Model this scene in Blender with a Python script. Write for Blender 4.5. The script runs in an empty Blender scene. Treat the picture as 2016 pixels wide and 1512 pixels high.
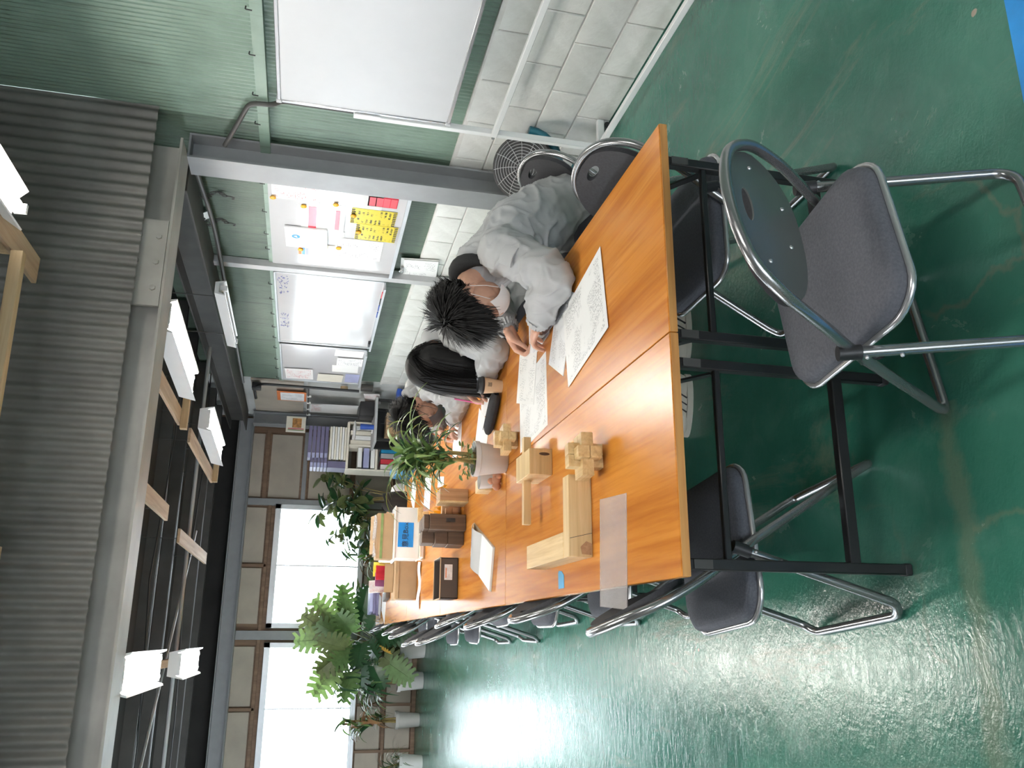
import bpy, bmesh, math, random
from mathutils import Vector, Matrix, noise, Euler

random.seed(7)
S = bpy.context.scene
COL = S.collection
PI = math.pi

# ------------------------------------------------------------------ camera
cam_d = bpy.data.cameras.new('camera')
cam_d.sensor_fit = 'HORIZONTAL'
cam_d.sensor_width = 36.0
cam_d.lens = 36.0 * 1678.5 / 2016.0
cam_d.clip_start = 0.05
cam = bpy.data.objects.new('camera', cam_d)
COL.objects.link(cam)
YAW, PITCH, ROLL = -0.29818, -0.22422, -0.07282
UPR = (Matrix.Rotation(YAW, 3, 'Z') @ Matrix.Rotation(PITCH, 3, 'X') @ Matrix.Rotation(ROLL, 3, 'Y'))
rt, fw, up = UPR.col[0], UPR.col[1], UPR.col[2]
M3 = Matrix((-up, rt, -fw)).transposed()      # the photograph is turned a quarter: image right = down
cam.matrix_world = Matrix.Translation((-0.738, -1.859, 1.548)) @ M3.to_4x4()
S.camera = cam

# ------------------------------------------------------------------ world: bright overcast sky
SKY = 9.0
W = bpy.data.worlds.new('sky'); S.world = W; W.use_nodes = True
bg = W.node_tree.nodes['Background']
bg.inputs['Color'].default_value = (0.86, 0.93, 1.0, 1)
bg.inputs['Strength'].default_value = SKY
LAMP = 50.0                                   # emission of the fluorescent tubes
S.view_settings.view_transform = 'Standard'
S.view_settings.look = 'None'
S.view_settings.gamma = 1.0
S.view_settings.exposure = 0.8
S.view_settings.use_curve_mapping = False

# ------------------------------------------------------------------ helpers
class MB:
    def __init__(s): s.v = []; s.f = []
    def add(s, vs, fs):
        o = len(s.v); s.v.extend([tuple(q) for q in vs]); s.f.extend([tuple(i + o for i in f) for f in fs]); return s
    def box(s, c, d, rot=None):
        x, y, z = d[0] / 2, d[1] / 2, d[2] / 2
        vs = [Vector(q) for q in ((-x,-y,-z),(x,-y,-z),(x,y,-z),(-x,y,-z),(-x,-y,z),(x,-y,z),(x,y,z),(-x,y,z))]
        if rot is not None: vs = [rot @ q for q in vs]
        c = Vector(c)
        return s.add([q + c for q in vs], [(3,2,1,0),(4,5,6,7),(0,1,5,4),(1,2,6,5),(2,3,7,6),(3,0,4,7)])
    def bb(s, a, b):
        return s.box([(a[i] + b[i]) / 2 for i in range(3)], [abs(b[i] - a[i]) for i in range(3)])
    def bar(s, a, b, w, h, upv=(0, 0, 1)):
        a = Vector(a); b = Vector(b); d = b - a; L = d.length; d = d / L
        u = Vector(upv)
        if abs(d.dot(u)) > .98: u = Vector((0, 1, 0))
        x = d.cross(u).normalized(); z = x.cross(d)
        R = Matrix((x, d, z)).transposed()
        return s.box((a + b) / 2, (w, L, h), R)
    def tube(s, pts, r, seg=10, closed=False, caps=True):
        pts = [Vector(q) for q in pts]; n = len(pts)
        rs = r if isinstance(r, (list, tuple)) else [r] * n
        T = []
        for i in range(n):
            a = pts[i - 1] if (i > 0 or closed) else pts[i]
            b = pts[(i + 1) % n] if (i < n - 1 or closed) else pts[i]
            t = (b - a); T.append(t.normalized() if t.length > 1e-9 else Vector((0, 0, 1)))
        u = T[0].orthogonal().normalized(); vs = []
        for i in range(n):
            u = (u - T[i] * u.dot(T[i]))
            u = u.normalized() if u.length > 1e-6 else T[i].orthogonal().normalized()
            w = T[i].cross(u)
            for k in range(seg):
                a = 2 * PI * k / seg
                vs.append(pts[i] + (u * math.cos(a) + w * math.sin(a)) * rs[i])
        fs = []
        m = n if closed else n - 1
        for i in range(m):
            j = (i + 1) % n
            for k in range(seg):
                l = (k + 1) % seg
                fs.append((i * seg + k, i * seg + l, j * seg + l, j * seg + k))
        if caps and not closed:
            fs.append(tuple(range(seg - 1, -1, -1))); fs.append(tuple((n - 1) * seg + k for k in range(seg)))
        return s.add(vs, fs)
    def lathe(s, prof, seg=24, c=(0, 0, 0), rot=None):
        c = Vector(c); vs = []; n = len(prof)
        for (r, z) in prof:
            for k in range(seg):
                a = 2 * PI * k / seg; q = Vector((max(r, 1e-4) * math.cos(a), max(r, 1e-4) * math.sin(a), z))
                vs.append((rot @ q if rot is not None else q) + c)
        fs = [(i * seg + k, i * seg + (k + 1) % seg, (i + 1) * seg + (k + 1) % seg, (i + 1) * seg + k) for i in range(n - 1) for k in range(seg)]
        fs.append(tuple(range(seg - 1, -1, -1))); fs.append(tuple((n - 1) * seg + k for k in range(seg)))
        return s.add(vs, fs)
    def ell(s, c, r, rot=None, seg=16, rings=10):
        c = Vector(c); vs = []; fs = []
        for i in range(1, rings):
            t = PI * i / rings
            for k in range(seg):
                a = 2 * PI * k / seg
                q = Vector((r[0] * math.sin(t) * math.cos(a), r[1] * math.sin(t) * math.sin(a), r[2] * math.cos(t)))
                vs.append((rot @ q if rot is not None else q) + c)
        for q in (Vector((0, 0, r[2])), Vector((0, 0, -r[2]))): vs.append((rot @ q if rot is not None else q) + c)
        T = len(vs) - 2; B = len(vs) - 1
        for i in range(rings - 2):
            for k in range(seg):
                l = (k + 1) % seg
                fs.append((i * seg + k, (i + 1) * seg + k, (i + 1) * seg + l, i * seg + l))
        for k in range(seg):
            l = (k + 1) % seg
            fs.append((T, k, l)); fs.append((B, (rings - 2) * seg + l, (rings - 2) * seg + k))
        return s.add(vs, fs)
    def chain(s, pts, rs, seg=14):                     # rounded limb: tapered segments with ball joints
        for i in range(len(pts) - 1): s.tube([pts[i], pts[i + 1]], [rs[i], rs[i + 1]], seg)
        for q, r in zip(pts, rs): s.ell(q, (r, r, r), seg=seg, rings=8)
        return s
    def prism(s, poly, z0, z1):
        n = len(poly)
        vs = [(x, y, z0) for x, y in poly] + [(x, y, z1) for x, y in poly]
        fs = [tuple(range(n - 1, -1, -1)), tuple(range(n, 2 * n))] + [(i, (i + 1) % n, n + (i + 1) % n, n + i) for i in range(n)]
        return s.add(vs, fs)
    def sheet(s, fn, nu, nv, th=0.0):                  # fn(u,v)->Vector, optional thickness along normal
        P = [[Vector(fn(i / nu, j / nv)) for j in range(nv + 1)] for i in range(nu + 1)]
        vs = [P[i][j] for i in range(nu + 1) for j in range(nv + 1)]; N = nv + 1
        fs = [(i * N + j, (i + 1) * N + j, (i + 1) * N + j + 1, i * N + j + 1) for i in range(nu) for j in range(nv)]
        if th:
            nr = []
            for i in range(nu + 1):
                for j in range(nv + 1):
                    a = P[min(i + 1, nu)][j] - P[max(i - 1, 0)][j]; b = P[i][min(j + 1, nv)] - P[i][max(j - 1, 0)]
                    c = a.cross(b); nr.append(c.normalized() if c.length > 1e-12 else Vector((0, 0, 1)))
            K = len(vs); vs = vs + [q - n * th for q, n in zip(vs, nr)]
            fs = fs + [tuple(K + i for i in reversed(f)) for f in fs]
            ed = [i * N for i in range(nu + 1)] + [nu * N + j for j in range(1, N)] + [i * N + nv for i in range(nu - 1, -1, -1)] + [j for j in range(nv - 1, 0, -1)]
            for a, b in zip(ed, ed[1:] + ed[:1]): fs.append((b, a, K + a, K + b))
        return s.add(vs, fs)
    def mesh(s, name, smooth=40, bevel=0, bseg=2):
        me = bpy.data.meshes.new(name); me.from_pydata(s.v, [], s.f); me.validate()
        b = bmesh.new(); b.from_mesh(me)
        bmesh.ops.recalc_face_normals(b, faces=b.faces)
        if bevel: bmesh.ops.bevel(b, geom=[e for e in b.edges if len(e.link_faces) == 2 and e.calc_face_angle(0) > .6], offset=bevel, segments=bseg, profile=.5, affect='EDGES', clamp_overlap=True)
        b.to_mesh(me); b.free()
        if smooth:
            me.polygons.foreach_set('use_smooth', [True] * len(me.polygons))
            me.set_sharp_from_angle(angle=math.radians(smooth))
        return me

def link(name, me, mat=None, parent=None):
    o = bpy.data.objects.new(name, me); COL.objects.link(o)
    if mat is not None and me is not None:
        if not me.materials: me.materials.append(mat)
    if parent is not None: o.parent = parent
    return o
def obj(name, mb, mat, parent=None, smooth=40, bevel=0, bseg=2):
    return link(name, mb.mesh(name, smooth, bevel, bseg), mat, parent)
def tag(o, label=None, cat=None, group=None, kind=None):
    if label: o['label'] = label
    if cat: o['category'] = cat
    if group: o['group'] = group
    if kind: o['kind'] = kind
    return o
def thing(name, label, cat, loc=(0, 0, 0), rz=0.0, group=None):
    o = bpy.data.objects.new(name, None); COL.objects.link(o); o.empty_display_size = .1
    o.location = loc; o.rotation_euler = (0, 0, rz)
    return tag(o, label, cat, group)
def struct(name, mb, mat, label, cat, parent=None, **k):
    o = obj(name, mb, mat, parent, **k)
    if parent is None: tag(o, label, cat, kind='structure')
    return o
def copy_tree(o, parent=None):
    c = o.copy(); COL.objects.link(c)
    if parent is not None:
        c.parent = parent
    for ch in list(o.children): copy_tree(ch, c)
    return c
def fillet(pts, r, n=5, closed=False):
    pts = [Vector(q) for q in pts]; out = []; N = len(pts)
    for i, q in enumerate(pts):
        if not closed and i in (0, N - 1): out.append(q); continue
        a = pts[i - 1] - q; b = pts[(i + 1) % N] - q
        R = min(r, a.length * .48, b.length * .48)
        A = q + a.normalized() * R; B = q + b.normalized() * R
        for k in range(n + 1):
            t = k / n; out.append(A * (1 - t) ** 2 + q * 2 * t * (1 - t) + B * t * t)
    return out
def bez(a, b, c, n=8):
    a, b, c = Vector(a), Vector(b), Vector(c)
    return [a * (1 - t) ** 2 + b * 2 * t * (1 - t) + c * t * t for t in [i / n for i in range(n + 1)]]
def Rz(a): return Matrix.Rotation(a, 3, 'Z')
def Rx(a): return Matrix.Rotation(a, 3, 'X')
def Ry(a): return Matrix.Rotation(a, 3, 'Y')
def rrect(w, h, r, n=5, cx=0, cy=0):
    o = []
    for (sx, sy, a0) in ((1, 1, 0), (-1, 1, 90), (-1, -1, 180), (1, -1, 270)):
        for k in range(n + 1):
            a = math.radians(a0 + 90 * k / n)
            o.append((cx + sx * (w / 2 - r) + r * math.cos(a), cy + sy * (h / 2 - r) + r * math.sin(a)))
    return o

# ------------------------------------------------------------------ materials
MATS = {}
class NT:
    def __init__(s, name):
        s.m = bpy.data.materials.new(name); s.m.use_nodes = True; s.t = s.m.node_tree; s.n = s.t.nodes; s.l = s.t.links
        s.b = s.n['Principled BSDF']; s.o = s.n['Material Output']
        MATS[name] = s.m
    def node(s, ty, **k):
        q = s.n.new(ty)
        for a, v in k.items():
            if a.startswith('_'): setattr(q, a[1:], v)
            else: q.inputs[a.replace('__', ' ')].default_value = v
        return q
    def link(s, a, b): s.l.new(a, b)
    def coord(s, kind='Object', scale=(1, 1, 1), rot=(0, 0, 0)):
        c = s.node('ShaderNodeTexCoord'); m = s.node('ShaderNodeMapping'); m.inputs['Scale'].default_value = scale; m.inputs['Rotation'].default_value = rot
        s.link(c.outputs[kind], m.inputs['Vector']); return m.outputs['Vector']
    def noise(s, vec, scale, detail=4, rough=.55, dist=0):
        q = s.node('ShaderNodeTexNoise'); q.inputs['Scale'].default_value = scale; q.inputs['Detail'].default_value = detail
        q.inputs['Roughness'].default_value = rough; q.inputs['Distortion'].default_value = dist
        s.link(vec, q.inputs['Vector']); return q.outputs['Fac']
    def ramp(s, fac, stops, interp='LINEAR'):
        q = s.node('ShaderNodeValToRGB'); q.color_ramp.interpolation = interp; e = q.color_ramp.elements
        while len(e) > 1: e.remove(e[-1])
        e[0].position = stops[0][0]; e[0].color = (*stops[0][1], 1) if len(stops[0][1]) == 3 else stops[0][1]
        for p, c in stops[1:]:
            k = e.new(p); k.color = (*c, 1) if len(c) == 3 else c
        s.link(fac, q.inputs['Fac']); return q.outputs['Color']
    def mix(s, fac, a, b, mode='MIX'):
        q = s.node('ShaderNodeMix'); q.data_type = 'RGBA'; q.blend_type = mode
        for v, i in ((fac, 0), (a, 6), (b, 7)):
            if hasattr(v, 'is_linked') or hasattr(v, 'node'): s.link(v, q.inputs[i])
            else: q.inputs[i].default_value = v if i == 0 else (*v, 1)
        return q.outputs[2]
    def math(s, op, a, b=0.0):
        q = s.node('ShaderNodeMath'); q.operation = op
        for v, i in ((a, 0), (b, 1)):
            if hasattr(v, 'node'): s.link(v, q.inputs[i])
            else: q.inputs[i].default_value = v
        return q.outputs[0]
    def sep(s, vec):
        q = s.node('ShaderNodeSeparateXYZ'); s.link(vec, q.inputs[0]); return q.outputs
    def bump(s, h, strength=.3, dist=.01):
        q = s.node('ShaderNodeBump'); q.inputs['Strength'].default_value = strength; q.inputs['Distance'].default_value = dist
        s.link(h, q.inputs['Height']); s.link(q.outputs['Normal'], s.b.inputs['Normal']); return q
    def set(s, color=None, rough=None, metal=None, **k):
        for v, nme in ((color, 'Base Color'), (rough, 'Roughness'), (metal, 'Metallic')):
            if v is None: continue
            if hasattr(v, 'node'): s.link(v, s.b.inputs[nme])
            else: s.b.inputs[nme].default_value = (*v, 1) if nme == 'Base Color' else v
        for a, v in k.items(): s.b.inputs[a.replace('__', ' ')].default_value = v
        return s.m

def plain(name, color, rough=.6, metal=0.0, var=.12, scale=9.0, bump=0.0, bscale=60.0, **k):
    t = NT(name); v = t.coord()
    d = tuple(c * (1 - var) for c in color); l = tuple(min(1, c * (1 + var)) for c in color)
    c = t.ramp(t.noise(v, scale), [(.3, d), (.7, l)])
    t.set(c, rough, metal, **k)
    if bump: t.bump(t.noise(v, bscale, 3), bump, .004)
    return t.m

# floor: worn green epoxy
def mat_floor():
    t = NT('green_floor_paint'); v = t.coord()
    n1 = t.noise(v, .9, 6, .6, .3); n2 = t.noise(v, 4.5, 6, .65, .6); n3 = t.noise(v, 22, 5, .7)
    base = t.ramp(n1, [(.3, (.020, .120, .082)), (.5, (.034, .160, .112)), (.72, (.062, .205, .150))])
    base = t.mix(t.ramp(n2, [(.5, (0, 0, 0)), (.75, (.5, .5, .5))]), base, (.085, .21, .16))
    vs = t.coord(scale=(1.4, .45, 1), rot=(0, 0, .5))
    wear = t.ramp(t.noise(vs, 2.1, 8, .68, .8), [(.56, (0, 0, 0)), (.68, (.8, .8, .8))])
    base = t.mix(wear, base, (.15, .20, .145))
    vo = t.node('ShaderNodeTexVoronoi'); vo.feature = 'F1'; vo.inputs['Scale'].default_value = 5.5; vo.inputs['Randomness'].default_value = 1
    t.link(v, vo.inputs['Vector'])
    dn = t.math('ADD', vo.outputs['Distance'], t.math('MULTIPLY', n3, .10))
    chips = t.ramp(dn, [(.085, (1, 1, 1)), (.10, (0, 0, 0))])
    sel = t.ramp(t.noise(v, 1.7, 2), [(.55, (0, 0, 0)), (.6, (1, 1, 1))])
    base = t.mix(t.math('MULTIPLY', chips, sel), base, (.34, .30, .24))
    # fine cracks
    cr = t.node('ShaderNodeTexVoronoi'); cr.feature = 'DISTANCE_TO_EDGE'; cr.inputs['Scale'].default_value = .85
    wv = t.node('ShaderNodeVectorMath'); wv.operation = 'ADD'; nz = t.node('ShaderNodeTexNoise'); nz.inputs['Scale'].default_value = 3.0; nz.inputs['Detail'].default_value = 6
    t.link(v, nz.inputs['Vector']); sc = t.node('ShaderNodeVectorMath'); sc.operation = 'SCALE'; sc.inputs['Scale'].default_value = .35
    t.link(nz.outputs['Color'], sc.inputs[0]); t.link(v, wv.inputs[0]); t.link(sc.outputs[0], wv.inputs[1]); t.link(wv.outputs[0], cr.inputs['Vector'])
    crack = t.math('MULTIPLY', t.ramp(cr.outputs['Distance'], [(.002, (.5, .5, .5)), (.008, (0, 0, 0))]), t.ramp(t.noise(v, .8, 3), [(.50, (0, 0, 0)), (.60, (1, 1, 1))]))
    base = t.mix(crack, base, (.17, .19, .14))
    # worn joint running across the bay, with short branches
    s3 = t.sep(v); wob = t.math('MULTIPLY', t.math('SUBTRACT', t.noise(v, 5, 5, .65), .5), .16)
    d1 = t.math('ABSOLUTE', t.math('ADD', t.math('ADD', s3[1], .095), wob))
    band = t.math('MULTIPLY', t.ramp(d1, [(.012, (1, 1, 1)), (.045, (0, 0, 0))]), t.math('LESS_THAN', s3[0], -.16))
    base = t.mix(t.math('MULTIPLY', band, .55), base, (.14, .19, .125))
    d2 = t.math('ABSOLUTE', t.math('ADD', t.math('ADD', s3[0], .47), wob))
    band2 = t.math('MULTIPLY', t.ramp(d2, [(.004, (1, 1, 1)), (.016, (0, 0, 0))]), t.math('LESS_THAN', s3[1], -.12))
    base = t.mix(t.math('MULTIPLY', band2, .5), base, (.14, .19, .125))
    r = t.ramp(n2, [(.3, (.15, .15, .15)), (.8, (.33, .33, .33))])
    t.set(base, r, 0.0, **{'Specular__IOR__Level': .55})
    h = t.math('ADD', t.math('MULTIPLY', t.noise(v, 30, 4, .6, .5), .6), t.math('MULTIPLY', t.noise(v, 95, 3), .35))
    h = t.math('ADD', h, t.math('MULTIPLY', t.noise(t.coord(scale=(1, 2.2, 1)), 16, 4, .6, 1.5), .9))
    t.bump(h, .34, .005)
    return t.m
M_FLOOR = mat_floor()
M_BLUE = plain('blue_floor_paint', (.02, .28, .72), .35, bump=.15)

def mat_wood(name, a, b, c, scale=1.0, rough=.25, axis=1, coat=0.0):
    t = NT(name); sc = [26 * scale, 26 * scale, 26 * scale]; sc[axis] = 1.1 * scale
    v = t.coord(scale=tuple(sc))
    n = t.noise(v, 1.0, 5, .6, .5); n2 = t.noise(v, 3.5, 4, .6)
    col = t.ramp(n, [(.28, a), (.5, b), (.72, c)])
    col = t.mix(t.ramp(n2, [(.5, (0, 0, 0)), (.75, (.55, .55, .55))]), col, a)
    t.set(col, rough, 0.0)
    if coat < 0: t.b.inputs['IOR'].default_value = 1.34
    t.b.inputs['Coat Weight'].default_value = max(coat, 0); t.b.inputs['Coat Roughness'].default_value = .12
    return t.m
M_TOP = mat_wood('teak_laminate', (.34, .095, .010), (.52, .190, .024), (.64, .26, .042), .6, .255, 1, -1)
M_EDGE = mat_wood('teak_edge', (.36, .15, .04), (.52, .25, .075), (.58, .30, .10), 1.2, .45, 0)
M_PINE = mat_wood('pale_pine', (.44, .27, .11), (.60, .41, .19), (.70, .52, .27), 1.5, .5, 1)
M_PINE2 = mat_wood('pale_cypress', (.48, .31, .14), (.63, .45, .22), (.72, .55, .31), 1.3, .5, 0)
M_WALNUT = mat_wood('dark_walnut', (.060, .034, .020), (.100, .058, .034), (.15, .09, .055), 1.5, .5, 2)
M_CEDAR = mat_wood('cedar_block', (.30, .16, .07), (.42, .24, .12), (.50, .31, .17), 1.5, .5, 2)
M_LUMBER = mat_wood('raw_lumber', (.33, .22, .12), (.47, .33, .18), (.55, .41, .25), .8, .7, 0)
M_LUMBER_Y = mat_wood('raw_lumber_long', (.30, .20, .13), (.44, .31, .20), (.52, .39, .27), .8, .7, 1)

M_STEEL = plain('grey_steel_paint', (.245, .25, .26), .45, var=.06, bump=.05)
M_STEEL_L = plain('light_grey_steel', (.42, .42, .43), .4, var=.05)
M_STEEL_D = plain('dusty_dark_steel', (.06, .057, .053), .55, var=.25, scale=4)
M_BEAM = plain('weathered_beam', (.30, .285, .26), .5, var=.2, scale=3)
M_TUBE = plain('chair_tube', (.30, .305, .31), .26, .82, var=.05)
M_CHROME = plain('bright_tube', (.50, .50, .51), .25, .7, var=.03)
M_BLACKM = plain('black_steel', (.012, .012, .013), .4, var=.3)
M_BLACKP = plain('black_plastic', (.016, .016, .018), .5, var=.2)
M_SEAT = plain('grey_seat_fabric', (.085, .088, .105), .9, var=.18, scale=160, bump=.35, bscale=420)
M_BACKF = plain('charcoal_back_fabric', (.030, .030, .034), .85, var=.2, scale=120, bump=.2, bscale=380)
M_BACKP = plain('grey_back_plate', (.085, .092, .09), .30, var=.05)

def mat_green():
    t = NT('green_corrugated_paint'); v = t.coord(); n = t.noise(v, 2.0, 6, .6)
    c = t.ramp(n, [(.3, (.135, .20, .155)), (.6, (.20, .285, .225)), (.8, (.25, .33, .27))])
    st = t.noise(t.coord(scale=(1, 14, .6)), 2.2, 5, .6)
    c = t.mix(t.ramp(st, [(.58, (0, 0, 0)), (.78, (.7, .7, .7))]), c, (.055, .055, .045))
    t.set(c, .38); return t.m
M_GREEN = mat_green()
def mat_green2():  # green paint darkened to carry the far bay's shade, with grime streaks
    t = NT('shaded_dark_green_paint'); v = t.coord(); n = t.noise(v, 2.0, 6, .6)
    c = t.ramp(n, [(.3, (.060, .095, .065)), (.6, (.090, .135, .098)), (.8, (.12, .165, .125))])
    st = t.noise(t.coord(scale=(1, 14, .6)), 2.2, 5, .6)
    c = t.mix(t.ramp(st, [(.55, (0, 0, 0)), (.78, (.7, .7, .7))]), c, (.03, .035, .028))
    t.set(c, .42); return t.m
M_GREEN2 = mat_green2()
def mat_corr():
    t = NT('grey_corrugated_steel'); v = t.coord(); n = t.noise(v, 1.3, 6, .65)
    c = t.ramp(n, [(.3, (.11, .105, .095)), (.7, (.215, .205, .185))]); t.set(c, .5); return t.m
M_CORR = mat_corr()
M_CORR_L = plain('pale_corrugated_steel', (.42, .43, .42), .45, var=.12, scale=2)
def mat_block():
    t = NT('white_painted_block'); v = t.coord(); n = t.noise(v, 6, 6, .65)
    c = t.ramp(n, [(.25, (.60, .59, .56)), (.6, (.73, .725, .70))])
    dirt = t.ramp(t.noise(v, 2.3, 5, .6), [(.56, (0, 0, 0)), (.74, (.5, .5, .5))])
    c = t.mix(dirt, c, (.40, .38, .35)); t.set(c, .55); t.bump(t.noise(v, 45, 4), .25, .006); return t.m
M_BLOCK = mat_block()
M_MORTAR = plain('grey_mortar', (.64, .62, .59), .8, bump=.3)
M_DARKROOF = plain('sooty_roof', (.016, .015, .014), .8, var=.35, scale=2)
M_PANEL = plain('beige_wall_panel', (.40, .35, .29), .75, var=.1, scale=3)
M_BATTEN = mat_wood('brown_batten', (.13, .075, .045), (.19, .115, .07), (.24, .15, .095), .7, .6, 2)
M_ALU = plain('aluminium_frame', (.52, .54, .56), .35, .5, var=.05)
M_WHITE = plain('white_paint', (.80, .80, .80), .35, var=.02)
M_WBOARD = plain('whiteboard_enamel', (.50, .50, .515), .12, var=.015)
M_WBOARD_M = plain('whiteboard_enamel_matt', (.56, .56, .57), .35, var=.015)
M_PAPER = plain('paper', (.84, .84, .83), .6, var=.02)
M_CREAM = plain('cream_paper', (.78, .73, .62), .6, var=.04)
M_CARD = plain('cardboard', (.36, .235, .125), .75, var=.08)
M_CARD_D = plain('dark_brown_card', (.075, .055, .042), .6, var=.08)
M_CARD_R = plain('card_raw_edge', (.50, .36, .22), .8, var=.08)
M_PLASW = plain('white_plastic', (.72, .72, .70), .35, var=.03)
M_POT = plain('grey_white_ceramic', (.55, .53, .51), .35, var=.04)
M_SOIL = plain('soil', (.12, .085, .06), .95, var=.4, scale=60, bump=.8, bscale=90)
M_BLUE_L = plain('blue_label', (.01, .22, .62), .3, var=.08)
M_BLUE_T = plain('blue_tape', (.015, .26, .50), .45, var=.1)
M_INK = plain('black_ink', (.012, .012, .014), .6)
M_RED = plain('red_print', (.55, .03, .05), .4, var=.1)
M_YEL = plain('yellow_print', (.80, .66, .06), .35, var=.06)
M_AMBER = plain('amber_magnet', (.72, .36, .02), .2, var=.1)
M_ORANGE = plain('orange_print', (.75, .20, .04), .5, var=.1)
M_PURPLE = plain('purple_folder', (.13, .12, .22), .5, var=.08)
M_LILAC = plain('lilac_tag', (.35, .37, .58), .45, var=.08)
M_NAVY = plain('blue_box', (.02, .07, .35), .5, var=.15)
M_TEAL = plain('teal_plastic', (.01, .11, .15), .4, var=.1)
M_SKIN = plain('skin', (.56, .31, .215), .5, var=.07, scale=25)
M_SKIN.node_tree.nodes['Principled BSDF'].inputs['Subsurface Weight'].default_value = .12
M_SKIN.node_tree.nodes['Principled BSDF'].inputs['Subsurface Radius'].default_value = (.02, .008, .004)
M_HAIR = plain('black_hair', (.006, .0055, .0055), .6, Specular__IOR__Level=.25, var=.3, scale=40)
M_JACKET = plain('grey_work_jacket', (.36, .365, .365), .85, var=.05, scale=5, bump=.12, bscale=500)
M_HOOD = plain('black_knit', (.012, .012, .012), .9, var=.2, bump=.3, bscale=300)
M_TROUSER = plain('dark_trousers', (.03, .032, .04), .85, var=.15)
M_MASK = plain('white_mask', (.72, .68, .66), .75, var=.03)
M_MASKB = plain('dark_mask', (.09, .075, .075), .8, var=.08)
M_SHOE = plain('cream_sneaker', (.60, .56, .48), .6, var=.08)
M_SOLE = plain('sole_rubber', (.55, .52, .45), .6, var=.08)
M_LEAF = plain('leaf_green', (.13, .22, .08), .42, var=.35, scale=14)
M_LEAF2 = plain('leaf_pale', (.22, .31, .11), .42, var=.3, scale=14)
M_LEAFD = plain('leaf_dark', (.025, .075, .030), .30, var=.35, scale=10)
M_LEAFO = plain('leaf_olive', (.13, .16, .06), .35, var=.35, scale=12)
M_LEAFY = plain('leaf_yellow', (.62, .36, .05), .5, var=.2)
M_LEAFB = plain('leaf_dry', (.26, .13, .05), .7, var=.25)
for m_, w_, c_ in ((M_LEAF, .22, (.10, .24, .03)), (M_LEAF2, .26, (.17, .30, .06)), (M_LEAFY, .4, (.8, .5, .08)), (M_LEAFO, .2, (.14, .18, .05)), (M_LEAFD, .12, (.04, .12, .03))):
    nt_ = m_.node_tree; tr_ = nt_.nodes.new('ShaderNodeBsdfTranslucent'); tr_.inputs['Color'].default_value = (*c_, 1)
    mx_ = nt_.nodes.new('ShaderNodeMixShader'); mx_.inputs[0].default_value = w_
    nt_.links.new(nt_.nodes['Principled BSDF'].outputs[0], mx_.inputs[1]); nt_.links.new(tr_.outputs[0], mx_.inputs[2]); nt_.links.new(mx_.outputs[0], nt_.nodes['Material Output'].inputs['Surface'])
M_STALK = plain('tan_stalk', (.30, .22, .07), .6, var=.25, scale=30)

def mat_translucent(name, col, alpha):
    t = NT(name); tr = t.node('ShaderNodeBsdfTransparent'); tr.inputs['Color'].default_value = (.97, .97, .98, 1)
    mx = t.node('ShaderNodeMixShader'); mx.inputs[0].default_value = alpha
    t.set(col, .2); t.link(tr.outputs[0], mx.inputs[1]); t.link(t.b.outputs[0], mx.inputs[2]); t.link(mx.outputs[0], t.o.inputs['Surface'])
    return t.m
M_ACRYL = mat_translucent('frosted_acrylic', (.85, .80, .78), .30)
M_CLEAR = mat_translucent('clear_film', (.85, .85, .87), .25)
M_BOWL = mat_translucent('milky_plastic', (.75, .74, .72), .75)
def mat_glass():
    t = NT('window_glass'); tr = t.node('ShaderNodeBsdfTransparent'); tr.inputs['Color'].default_value = (.95, .97, .97, 1)
    gl = t.node('ShaderNodeBsdfGlossy'); gl.inputs['Roughness'].default_value = .02
    fr = t.node('ShaderNodeFresnel'); fr.inputs['IOR'].default_value = 1.45
    mx = t.node('ShaderNodeMixShader'); t.link(fr.outputs[0], mx.inputs[0]); t.link(tr.outputs[0], mx.inputs[1]); t.link(gl.outputs[0], mx.inputs[2]); t.link(mx.outputs[0], t.o.inputs['Surface'])
    return t.m
M_GLASS = mat_glass()
def mat_emit(name, col, s):
    t = NT(name); t.set((.9, .9, .9), .4); t.b.inputs['Emission Color'].default_value = (*col, 1); t.b.inputs['Emission Strength'].default_value = s; return t.m
M_TUBE_ON = mat_emit('lit_fluorescent_tube', (1.0, .97, .90), LAMP)
def mat_print(name, paper, ink, sx, sy, dens, thr):
    """printed sheet: rows of broken dark marks (flat print)"""
    t = NT(name); v = t.coord('Generated', scale=(sx, sy, 1))
    n = t.noise(v, 1.0, 3, .6)
    rows = t.node('ShaderNodeTexWave'); rows.wave_type = 'BANDS'; rows.bands_direction = 'Y'; rows.inputs['Scale'].default_value = dens; rows.inputs['Distortion'].default_value = .6
    g = t.coord('Generated'); t.link(g, rows.inputs['Vector'])
    big = t.noise(t.coord('Generated', scale=(3.2, 3.2, 1)), 1.0, 2)
    a = t.ramp(n, [(thr, (0, 0, 0)), (thr + .05, (1, 1, 1))]); b = t.ramp(rows.outputs['Fac'], [(.5, (0, 0, 0)), (.6, (1, 1, 1))]); c = t.ramp(big, [(.44, (0, 0, 0)), (.52, (1, 1, 1))])
    xy = t.sep(g)
    m = t.math('MULTIPLY', t.math('MULTIPLY', a, b), c)
    for i in (0, 1):
        m = t.math('MULTIPLY', m, t.math('GREATER_THAN', xy[i], .06)); m = t.math('MULTIPLY', m, t.math('LESS_THAN', xy[i], .94))
    t.set(t.mix(m, paper, ink), .6); return t.m
M_MAP = mat_print('site_drawing_print', (.86, .86, .85), (.10, .10, .12), 60, 44, 30, .50)
M_FORM = mat_print('form_print', (.82, .82, .80), (.35, .35, .36), 9, 60, 16, .50)
M_TEXT = mat_print('text_print', (.82, .83, .84), (.25, .26, .28), 60, 26, 14, .48)
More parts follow.
